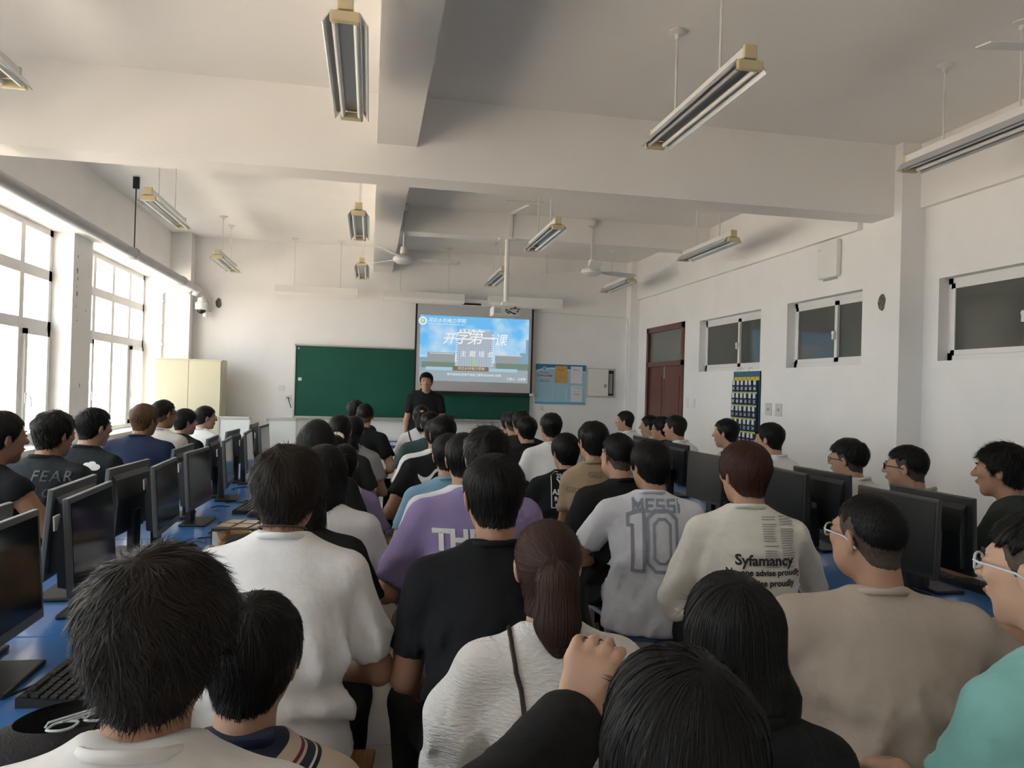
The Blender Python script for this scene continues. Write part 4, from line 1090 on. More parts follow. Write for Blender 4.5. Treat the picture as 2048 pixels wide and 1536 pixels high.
def strands(f, V, Q, n, L, width, seed, mode, whorl, lift=.004, messy=.35, seg=3):
    """thin tapering locks that follow the hair volume away from the whorl"""
    rng = np.random.RandomState(seed); N = normals(V, Q)
    pick = rng.randint(0, len(V), n); P = V[pick] + rng.randn(n, 3).astype(np.float32) * .002
    sw = wob(P[:, 0], P[:, 1], P[:, 2], seed + 1, 42)[:, None] * 1.6 + rng.randn(n, 1) * .35
    LL = (L * (.55 + .9 * rng.rand(n)))[:, None]
    if mode == 'flow': LL = LL * np.clip((P[:, 2:3] + .105) / .10, .10, 1)
    lf = lift * (.1 + 1.6 * rng.rand(n) ** 2)[:, None]
    curl = (rng.randn(n) * messy * .8)[:, None]
    wd = (width * (.6 + .8 * rng.rand(n)))[:, None]; tl = rng.randn(n, 1) * .3
    VV = []; W_ = np.array(whorl, np.float32); alive = np.ones((n, 1), bool)
    for t in np.linspace(0, 1, seg + 1):
        d, g = sample(f, P)
        ok = d < .03; alive &= ok
        P = np.where(ok, P - g * (d - lf * t * t - .0008), P)
        if mode == 'tie':
            tv = np.array([0, -.10, W_[2]], np.float32) - P; ln = np.linalg.norm(tv, axis=1, keepdims=True) + 1e-6
            fl_ = np.where(P[:, 1:2] > -.108, tv / ln, np.array([0, -.1, -1.0]))
        else:
            fl_ = P - W_; fl_ = fl_ / (np.linalg.norm(fl_, axis=1, keepdims=True) + 1e-6)
            fl_ = fl_ * .35 + np.array([0, 0, -.9]) * np.clip((.135 - P[:, 2:3]) * 14, .1, 1) if mode == 'down' else fl_ + np.array([0, 0, -.45])
        sd = np.cross(g, fl_)
        fl_ = fl_ + sd * messy * (sw + curl * t)
        fl_ = fl_ - g * (fl_ * g).sum(1, keepdims=True); fl_ = fl_ / (np.linalg.norm(fl_, axis=1, keepdims=True) + 1e-6)
        sd = np.cross(g, fl_); sd = sd / (np.linalg.norm(sd, axis=1, keepdims=True) + 1e-6)
        w = wd * (1 - .9 * t ** 2) / 2 * alive; tn = sd + g * tl
        VV += [P - tn * w, P + tn * w]
        P = (P + fl_ * LL / seg).astype(np.float32)
    VV = np.stack(VV, 1).reshape(-1, 3).astype(np.float32)
    m = 2 * (seg + 1); base = (np.arange(n) * m)[:, None]
    Qs = [base + np.array([2 * i, 2 * i + 1, 2 * i + 3, 2 * i + 2]) for i in range(seg)]
    return VV, np.concatenate(Qs)

SKIN = [(.42, .245, .165), (.37, .205, .132), (.50, .315, .225), (.31, .165, .10)]
def skin_mat(i):
    m = mat('skin_%d' % i, SKIN[i], .55, spec=.35, noise=.06, nscale=14)
    b = m.node_tree.nodes['Principled BSDF']; b.inputs['Subsurface Weight'].default_value = .0
    return m
def hair_mat(c): return mat('hair_%02d_%02d_%02d' % tuple(int(x * 999) for x in c), c, .50, spec=.20)
def cloth_mat(c, kind=''):
    kk = 'cloth_%03d_%03d_%03d%s' % (*[int(x * 999) for x in c], kind)
    if kind == 'linen': return mat(kk, c, .85, spec=.2, bump=.8, bscale=55, stretch=(1, 1, 3.2))
    return mat(kk, c, .88, spec=.2, noise=.03, nscale=25, bump=.30, bscale=30)
# ------------------------------------------------------------------ one person
def hand_prims(f, wr, dirv, up, s, curl=.6, spread=1.0):
    """palm and five separate fingers; dirv along the palm, up = back of the hand, s = side the thumb is on (-1/1)"""
    d = np.array(dirv, float); d /= np.linalg.norm(d); u = np.array(up, float); u -= d * (u @ d); u /= np.linalg.norm(u)
    r = np.cross(d, u) * s
    wr = np.array(wr, float)
    for t in np.linspace(-.024, .024, 4): f.cone(wr + d * .005 + r * t * .6, wr + d * .085 + r * t, .016, .0135, .008)
    for i, (o, L) in enumerate(((.030, .062), (.010, .072), (-.010, .068), (-.030, .052))):
        a = wr + d * .085 + r * o; rad = .0088
        d1 = d * math.cos(curl * .5) - u * math.sin(curl * .5) + r * (o * 2.2 * spread); d2 = d * math.cos(curl * 1.3) - u * math.sin(curl * 1.3) + r * (o * 1.2 * spread); d3 = d * math.cos(curl * 1.9) - u * math.sin(curl * 1.9)
        b = a + d1 * L * .45; c = b + d2 * L * .32; e = c + d3 * L * .25
        f.cone(a, b, rad * 1.05, rad * .95, .009); f.cone(b, c, rad * .95, rad * .85, .003); f.cone(c, e, rad * .85, rad * .7, .003)
    a = wr + d * .022 + r * .024; b = a + d * .030 + r * .026 - u * .012; c = b + d * .028 + r * .006 - u * .010
    f.cone(a, b, .014, .011, .008); f.cone(b, c, .0105, .0085, .004)

def ring_tube(c, r, rad, tilt, n=24, m=6, sx=1.0):
    V = []; Q = []
    for i in range(n):
        a = 2 * PI * i / n
        for j in range(m):
            b = 2 * PI * j / m
            x, y = (r + rad * math.cos(b)) * math.cos(a) * sx, (r + rad * math.cos(b)) * math.sin(a)
            z = rad * 1.5 * math.sin(b) + y * tilt
            V.append((c[0] + x, c[1] + y, c[2] + z))
    for i in range(n):
        for j in range(m): Q.append((i * m + j, ((i + 1) % n) * m + j, ((i + 1) % n) * m + (j + 1) % m, i * m + (j + 1) % m))
    return np.array(V, np.float32), np.array(Q)

SHIRT_BVH = {}
def person(P):
    seed = P['seed']; zt = P['zt']; b = P.get('build', 1.0); fem = P.get('fem', False); lod = P['lod']
    stand = P.get('stand', False)
    hB = (.0145, .020, .026)[lod]; hH = (.0058, .0080, .0110)[lod]; hC = (.0115, .016, .020)[lod]; hP = (.020, .026, .032)[lod]
    yaw = math.radians(P['yaw']); hyaw = math.radians(P.get('hyaw', 0)); hpitch = math.radians(P.get('hpitch', 0)); htilt = math.radians(P.get('htilt', 0))
    lean = P.get('lean', .06)
    cy, sy = math.cos(yaw), math.sin(yaw)
    seat = .45
    # head origin in body coordinates
    HS = .96 if not fem else .93
    hoff = np.array([P.get('hx', 0.0), lean + .072, zt - HS * (.119 + STYLES[P['hair']][0])], np.float32)
    root = empty('person', (P['x'] - (cy * hoff[0] - sy * hoff[1]), P['y'] - (sy * hoff[0] + cy * hoff[1]), 0), yaw)
    HM = np.array(Matrix.Rotation(hyaw, 3, 'Z') @ Matrix.Rotation(-hpitch, 3, 'X') @ Matrix.Rotation(htilt, 3, 'Y'), np.float32)
    def toB(V): return ((V * HS) @ HM.T + hoff).astype(np.float32)
    sm = skin_mat(P.get('skin', 0))
    face = P.get('face', lod < 2)
    hv, hq = head_mesh(hH, face, P.get('fat', 1.0))
    parts = [(toB(hv), hq)]
    # ---- skeleton
    hz = seat + .09 if not stand else .93
    sw = (.172 if not fem else .152) * b
    zs = zt - .345
    sh = {s: np.array([s * sw, lean, zs]) for s in (-1, 1)}
    arms = {}
    for s, key in ((-1, 'armL'), (1, 'armR')):
        spec = P.get(key, 'lap')
        if spec == 'lap': e = sh[s] + (s * .095, .03, -.268); w = np.array([s * .055, .30, max(hz + .10, .60)])
        elif spec == 'thigh': e = sh[s] + (s * .13, -.01, -.262); w = np.array([s * .15, .27, max(hz + .10, .60)])
        elif spec == 'front': e = sh[s] + (s * .03, .10, -.27); w = np.array([s * .10, .36, zs - .26])
        elif spec == 'hang': e = sh[s] + (s * .06, -.01, -.29); w = e + (s * .015, .05, -.26)
        elif spec == 'desk': e = sh[s] + (s * .09, .12, -.24); w = np.array([s * .12, .42, .775])
        else: e = sh[s] + np.array(spec[0]); w = np.array(spec[1]) if spec[2:] == () else np.array(spec[1])
        arms[s] = (e, w)
    lo = np.array([-.42, -.32, 0.0]); hi = np.array([.42, .72, zt - .16])
    for s in (-1, 1):
        for q in arms[s]: lo = np.minimum(lo, q - .14); hi = np.maximum(hi, q + .14)
    # legs
    legs = {}
    for s in (-1, 1):
        if stand:
            hp = np.array([s * .09, 0, .93]); kn = np.array([s * .10, .02, .49]); an = np.array([s * .105, 0, .09])
        else:
            ko = P.get('knee', (.13, .46)); hp = np.array([s * .085, .02, hz]); kn = np.array([s * ko[0] * (1 if s > 0 else P.get('kneeL', 1)), ko[1], .50]); an = np.array([s * (ko[0] * .95) * (1 if s > 0 else P.get('kneeL', 1)), ko[1] - P.get('tuck', .04), .085])
        legs[s] = (hp, kn, an)
    # ---- skin: torso core, arms, legs in one field
    f = Field(lo - .03, hi + .03, hB)
    f.cone((0, 0, hz), (0, lean, zt - .42), .095, .085, .03, sx=1.25)
    f.cone((0, lean, zt - .42), (0, lean + .01, zt - .29), .07, .05, .03)
    for s in (-1, 1):
        e, w = arms[s]; ar = .9 if fem else 1.0
        f.cone((0, lean, zt - .36), sh[s], .05, .048 * ar, .03)
        f.cone(sh[s], e, .050 * ar * b, .040 * ar * b, .02); f.cone(e, w, .040 * ar * b, .027 * ar, .02)
        hp, kn, an = legs[s]
        f.cone(hp, kn, .080, .055, .03); f.cone(kn, an, .054, .036, .03); f.cone(an, an + (0, .10, -.05), .036, .030, .02)
    parts.append(f.mesh())
    # ---- hands, finer
    for s in (-1, 1):
        e, w = arms[s]; hspec = P.get('handL' if s < 0 else 'handR', None)
        d = (w - e) / np.linalg.norm(w - e); up = (0, 0, 1.0); curl = .6
        if abs(d[2]) > .8: up = (s * 1.0, 0, 0)
        if hspec: d, up, curl = np.array(hspec[0], float), hspec[1], hspec[2]
        if hspec is None and w[2] < .80 and not stand: d = np.array([-s * .25, .9, -.25])
        hh = (.0065, .010, .014)[lod]
        g = Field(w - .20, w + .20, hh)
        g.cone(w - (w - e) / np.linalg.norm(w - e) * .05, w, .030, .026, .01)
        hand_prims(g, w, d, up, -s, curl)
        parts.append(g.mesh())
    V, Q = join(parts)
    put('body', np_mesh('body', V, Q), sm, root)
    # ---- hair
    if P['hair'] != 'none':
        hs = P['hair']; tail = P.get('tail'); length = P.get('long', 0.0)
        hf, v, q = hair_mesh(hs, hH * (1.0 if lod else .9), seed, tail, length)
        nst = (P.get('strands', 4800), 1300, 300)[lod]; wd = (.0018, .0030, .0052)[lod]
        mode = 'down' if length else ('tie' if tail else 'flow')
        top = STYLES[hs][0]
        L = {'down': .11, 'tie': .07, 'flow': .020 + top}[mode]
        if hs == 'buzz': L = .008
        messy = {'fluffy': .75, 'curly': 1.8, 'spiky': .8, 'under': .6}.get(hs, .35) if mode == 'flow' else .07
        liftv = {'fluffy': .010, 'curly': .012, 'spiky': .015, 'under': .008, 'buzz': .001}.get(hs, .004) if mode == 'flow' else .002
        wh = (.012 * (1 if seed % 2 else -1), -.062, .125) if mode != 'tie' else (0, -.10, .03 if tail == 'pony' else -.035)
        sv, sq = strands(hf, v, q, nst, L, wd, seed, mode, wh, liftv, messy, (4 if mode != 'flow' else 3) if lod == 0 else 2)
        V, Q = join([(toB(v), q), (toB(sv), sq)])
        put('hair', np_mesh('hair', V, Q), hair_mat(P.get('hairc', (.008, .0075, .0075))), root)
        if hs in FADES:
            _, v, q = hair_mesh(hs, hH, seed, None, 0.0, 'fade')
            put('hair_fade', np_mesh('hair_fade', toB(v), q), mat('hair_fade', (.060, .040, .030), .7, noise=.35, nscale=90), root)
    # ---- shirt
    st = P.get('shirt', 'tee'); sc_ = P['shirtc']; cm_ = cloth_mat(sc_, 'linen' if st == 'blouse' else '')
    zn = zt - .243; hem = seat + .005 if not stand else .80
    hem -= P.get('hemdrop', 0)
    f = Field(np.minimum(lo, (-.45, -.34, hem - .06)) - .02, np.maximum(hi, (.45, .40, zt - .15)), hC)
    X, Y, Z = f.ax[0][:, None, None], f.ax[1][None, :, None], f.ax[2][None, None, :]
    dz = zt - f.ax[2]
    L = zt - seat if not stand else .62
    kx = np.array([.240, .262, .285, .32, .38, .48, .62, max(.70, L - .12), L + .02, L + .2])
    kw = np.array([.061, .080, .128, .174 * b, .186 * b, .183 * b, .180 * b, .190 * b, .198 * b, .20 * b])
    kd = np.array([.061, .074, .090, .108, .126, .134 * b, .136 * b, .148 * b, .158 * b, .16 * b])
    if fem: kw = kw * np.array([1, 1, .95, .88, .87, .85, .82, .9, .95, .95])
    bag = P.get('baggy', 1.0); kw[4:] *= bag; kd[4:] *= (1 + (bag - 1) * .8)
    w = np.interp(dz, kx, kw).astype(np.float32)[None, None, :]; dd = np.interp(dz, kx, kd).astype(np.float32)[None, None, :]
    tt = np.clip((Z - seat) / max(zs - seat, .1), 0, 1.2) if not stand else np.clip((Z - .8) / .6, 0, 1.1)
    yc = lean * tt ** 1.2 - .022 * np.sin(np.clip(tt, 0, 1) * PI)
    q = np.sqrt((X / w) ** 2 + ((Y - yc) / dd) ** 2)
    d = (q - 1) * np.minimum(w, dd)
    d = np.maximum(d, Z - (zn - .30 * (Y - lean)))
    f.F = d.astype(np.float32)
    for s in (-1, 1):
        e, wv = arms[s]; sl = P.get('sleeve', .62)
        f.cone((s * .06, lean - .005, zt - .295), sh[s] + (0, 0, .004), .055, .060 * b, .05)
        if sl > 0:
            r2 = .064 * b * P.get('cuff', 1.08)
            if st == 'blouse':
                m = sh[s] + (e - sh[s]) * .45
                f.cone(sh[s], m, .068, .092, .03); f.cone(m, sh[s] + (e - sh[s]) * .82, .092, .062, .03)
            elif sl > 1: f.cone(sh[s], e, .064 * b, .066 * b, .016); f.cone(e, e + (wv - e) * (sl - 1), .062 * b, .055 * b, .02)
            else: f.cone(sh[s], sh[s] + (e - sh[s]) * sl, .063 * b, r2, .016)
    # flat cuffs: cut each sleeve square
    for s in (-1, 1):
        e, wv = arms[s]; sl = P.get('sleeve', .62)
        if 0 < sl <= 1 and st != 'blouse':
            u = (e - sh[s]) / np.linalg.norm(e - sh[s]); c = sh[s] + u * np.linalg.norm(e - sh[s]) * sl
            cc = c + u * .10
            qq = f.sub(cc - .17, cc + .17)
            if qq:
                sl_, XX, YY, ZZ = qq
                ax_ = (XX - c[0]) * u[0] + (YY - c[1]) * u[1] + (ZZ - c[2]) * u[2]
                rad = np.sqrt(np.maximum((XX - c[0]) ** 2 + (YY - c[1]) ** 2 + (ZZ - c[2]) ** 2 - ax_ ** 2, 0))
                tors = (np.abs(XX) < sw * .99) if u[2] < -.7 else (np.abs(XX) < sw * .9)
                cutm = (ax_ > 0) & (rad < .125) & ~(tors & (d[sl_] < .012))
                f.F[sl_] = np.where(cutm, np.maximum(f.F[sl_], np.minimum(ax_, .02)), f.F[sl_])
    # cloth folds
    amp = P.get('fold', .020)
    low = np.clip((zt - .33 - Z) * 5, .12, 1)
    r1 = wob(X, Y, Z * .6, seed + 11, 19, 4); r2 = wob(X * 1.2, Y, Z * .5 + np.abs(X) * .7, seed + 12, 30, 3)
    fold = amp * (1.1 * (.45 - np.sqrt(np.abs(r1))) + .9 * (.45 - np.sqrt(np.abs(r2)))) * low
    fold = fold + amp * .7 * np.sin(wob(X, Y, Z, seed + 13, 7, 3) * 6 + Z * 30 + np.abs(X) * 26) * np.clip((zt - .40 - Z) * 4, 0, 1) * np.clip((np.abs(X) - .02) * 9, 0, 1)
    f.F = f.F - fold.astype(np.float32)
    f.F = np.maximum(f.F, (hem - Z) + .012 * wob(X, Y, 0 * X, seed + 5, 14)).astype(np.float32)
    v, q4 = f.mesh()
    shirt = put('shirt', np_mesh('shirt', v, q4), cm_, root)
    if P.get('collar', True):
        cv, cq = ring_tube((0, lean + .002, zt - .250), .0655, .0065, -.30, sx=1.03)
        put('collar', np_mesh('collar', cv, cq), cloth_mat(P.get('collarc', sc_)), root)
    if P.get('polo'):
        cv, cq = ring_tube((0, lean + .002, zt - .246), .069, .012, -.35, sx=1.03)
        put('polo_collar', np_mesh('polo_collar', cv, cq), cloth_mat(P.get('collarc', sc_)), root)
    # ---- trousers
    pl = P.get('pants', 'long'); pc_ = P.get('pantsc', (.012, .012, .014))
    f = Field((-.36, -.26, .02), (.36, .66, 1.02), hP)
    if stand: f.cone((0, 0, .90), (0, 0, .86), .12, .12, .04, sx=1.3)
    else: f.ell((0, .0, seat + .095), (.172 * b, .138 * b, .100), .04)
    for s in (-1, 1):
        hp, kn, an = legs[s]
        if pl == 'long': f.cone(hp, kn, .096, .074, .05); f.cone(kn, an + (0, 0, .02), .072, .060, .03)
        else: f.cone(hp, hp + (kn - hp) * .86, .098, .092, .04)
    if not stand: f.F = np.maximum(f.F, (seat + .003) - f.ax[2][None, None, :] - 10 * np.maximum(f.ax[1][None, :, None] - .19, 0))
    X, Y, Z = f.ax[0][:, None, None], f.ax[1][None, :, None], f.ax[2][None, None, :]
    f.F = (f.F + .004 * wob(X, Y, Z, seed + 21, 26)).astype(np.float32)
    v, q4 = f.mesh(); put('trousers' if pl == 'long' else 'shorts', np_mesh('trousers', v, q4), cloth_mat(pc_), root)
    # ---- shoes
    for s in (-1, 1):
        an = legs[s][2]
        f = Field((an[0] - .09, an[1] - .12, -.02), (an[0] + .09, an[1] + .27, .15), .020 if lod else .015)
        f.cone((an[0], an[1] - .03, .05), (an[0] + s * .01, an[1] + .15, .04), .045, .042, .02); f.cone((an[0], an[1], .09), (an[0], an[1], .05), .045, .045, .02)
        f.F = np.maximum(f.F, .003 - f.ax[2][None, None, :])
        v, q4 = f.mesh(); put('shoe', np_mesh('shoe', v, q4), cloth_mat(P.get('shoec', (.55, .55, .54))), root)
    # ---- face details and glasses, in head coordinates
    HX = Matrix.Translation(Vector(hoff)) @ Matrix(HM.tolist()).to_4x4() @ Matrix.Scale(HS, 4)
    def hput(name, mb, m, smooth=True):
        me = mb.mesh(name); me.transform(HX); return put(name, me, m, root, smooth)
    if face:
        for s in (-1, 1):
            e = MB(); e.lathe([(.0, -.0055), (.006, -.004), (.0105, 0), (.006, .004), (.0, .0055)], (0, 0, 0), 10)
            e.v = [(s * .031 + v_[0] * 1.15, .0945 + v_[1] * .35, .0105 + v_[2] * .75) for v_ in e.v]
            hput('eye', e, mat('eye_dark', (.02, .014, .010), .2))
            br = MB().tube([(s * .013, .0955, .0285), (s * .028, .0955, .034), (s * .046, .083, .031)], [.0028, .0036, .0018], 6)
            hput('eyebrow', br, mat('eyebrow', (.015, .012, .010), .8))
        hput('lips', MB().tube([(-.022, .0915, -.0565), (-.010, .0985, -.0545), (0, .100, -.0555), (.010, .0985, -.0545), (.022, .0915, -.0565)], [.0015, .004, .0045, .004, .0015], 6), mat('lips', (.36, .14, .11), .45))
    if P.get('glasses'):
        gc = mat('glasses_' + P['glasses'], {'black': (.012, .012, .014), 'clear': (.55, .60, .62), 'gold': (.45, .36, .2)}[P['glasses']], .25)
        g = MB(); r_ = .0022 if P['glasses'] != 'clear' else .0028
        for s in (-1, 1):
            g.tube([(s * .033 + .023 * (abs(math.cos(a)) ** .7) * (1 if math.cos(a) > 0 else -1), .104 - max(0, s * math.cos(a)) * .006, .007 + .017 * (abs(math.sin(a)) ** .7) * (1 if math.sin(a) > 0 else -1)) for a in [2 * PI * k / 16 for k in range(16)]], r_, 5, closed=True)
            g.tube([(s * .056, .100, .012), (s * .077, .080, .012), (s * .084, .01, .006), (s * .084, -.012, -.004), (s * .080, -.028, -.022)], r_, 5)
        g.tube([(-.010, .105, .010), (0, .110, .013), (.010, .105, .010)], r_, 5)
        gl = hput('glasses', g, gc)
        l = MB()
        for s in (-1, 1): l.add([(s * .033 + .022 * math.cos(a), .1035, .007 + .016 * math.sin(a)) for a in [2 * PI * k / 16 for k in range(16)]], [tuple(range(16))])
        me = l.mesh('lens'); me.transform(HX); put('lens', me, M_glass, gl)
    root['_shirt'] = shirt.name; 
    tag(root, P['label'], 'person', P.get('group', 'students seated in the classroom'))
    return root, shirt, HX

def project_print(name, me2d, shirt, m, cx, cz, direction=1, off=.004, maxe=.03):
    """lay flat artwork (x right, y up, metres) onto the back of a shirt; it is wrapped on the cloth"""
    bm = bmesh.new(); bm.from_mesh(me2d)
    bmesh.ops.triangulate(bm, faces=bm.faces[:])
    for _ in range(3):
        le = [e for e in bm.edges if e.calc_length() > maxe]
        if not le: break
        bmesh.ops.subdivide_edges(bm, edges=le, cuts=1); bmesh.ops.triangulate(bm, faces=bm.faces[:])
    sme = shirt.data
    tree = BVHTree.FromPolygons([v.co for v in sme.vertices], [p.vertices[:] for p in sme.polygons])
    for v in bm.verts:
        o = Vector((cx + v.co.x, -1.0 * direction, cz + v.co.y))
        hit = tree.ray_cast(o, Vector((0, direction, 0)))
        if hit[0] is not None: v.co = hit[0] + Vector((0, -off * direction, 0))
        else: v.co = Vector((cx + v.co.x, -.1 * direction, cz + v.co.y))
    me = bpy.data.meshes.new(name); bm.to_mesh(me); bm.free(); me.materials.clear()
    return put(name, me, m, shirt)
def poly_mesh(polys):
    me = bpy.data.meshes.new('poly'); V = []; F = []
    for p in polys:
        F.append(tuple(range(len(V), len(V) + len(p)))); V += [(x, y, 0) for (x, y) in p]
    me.from_pydata(V, [], F); me.update(); return me
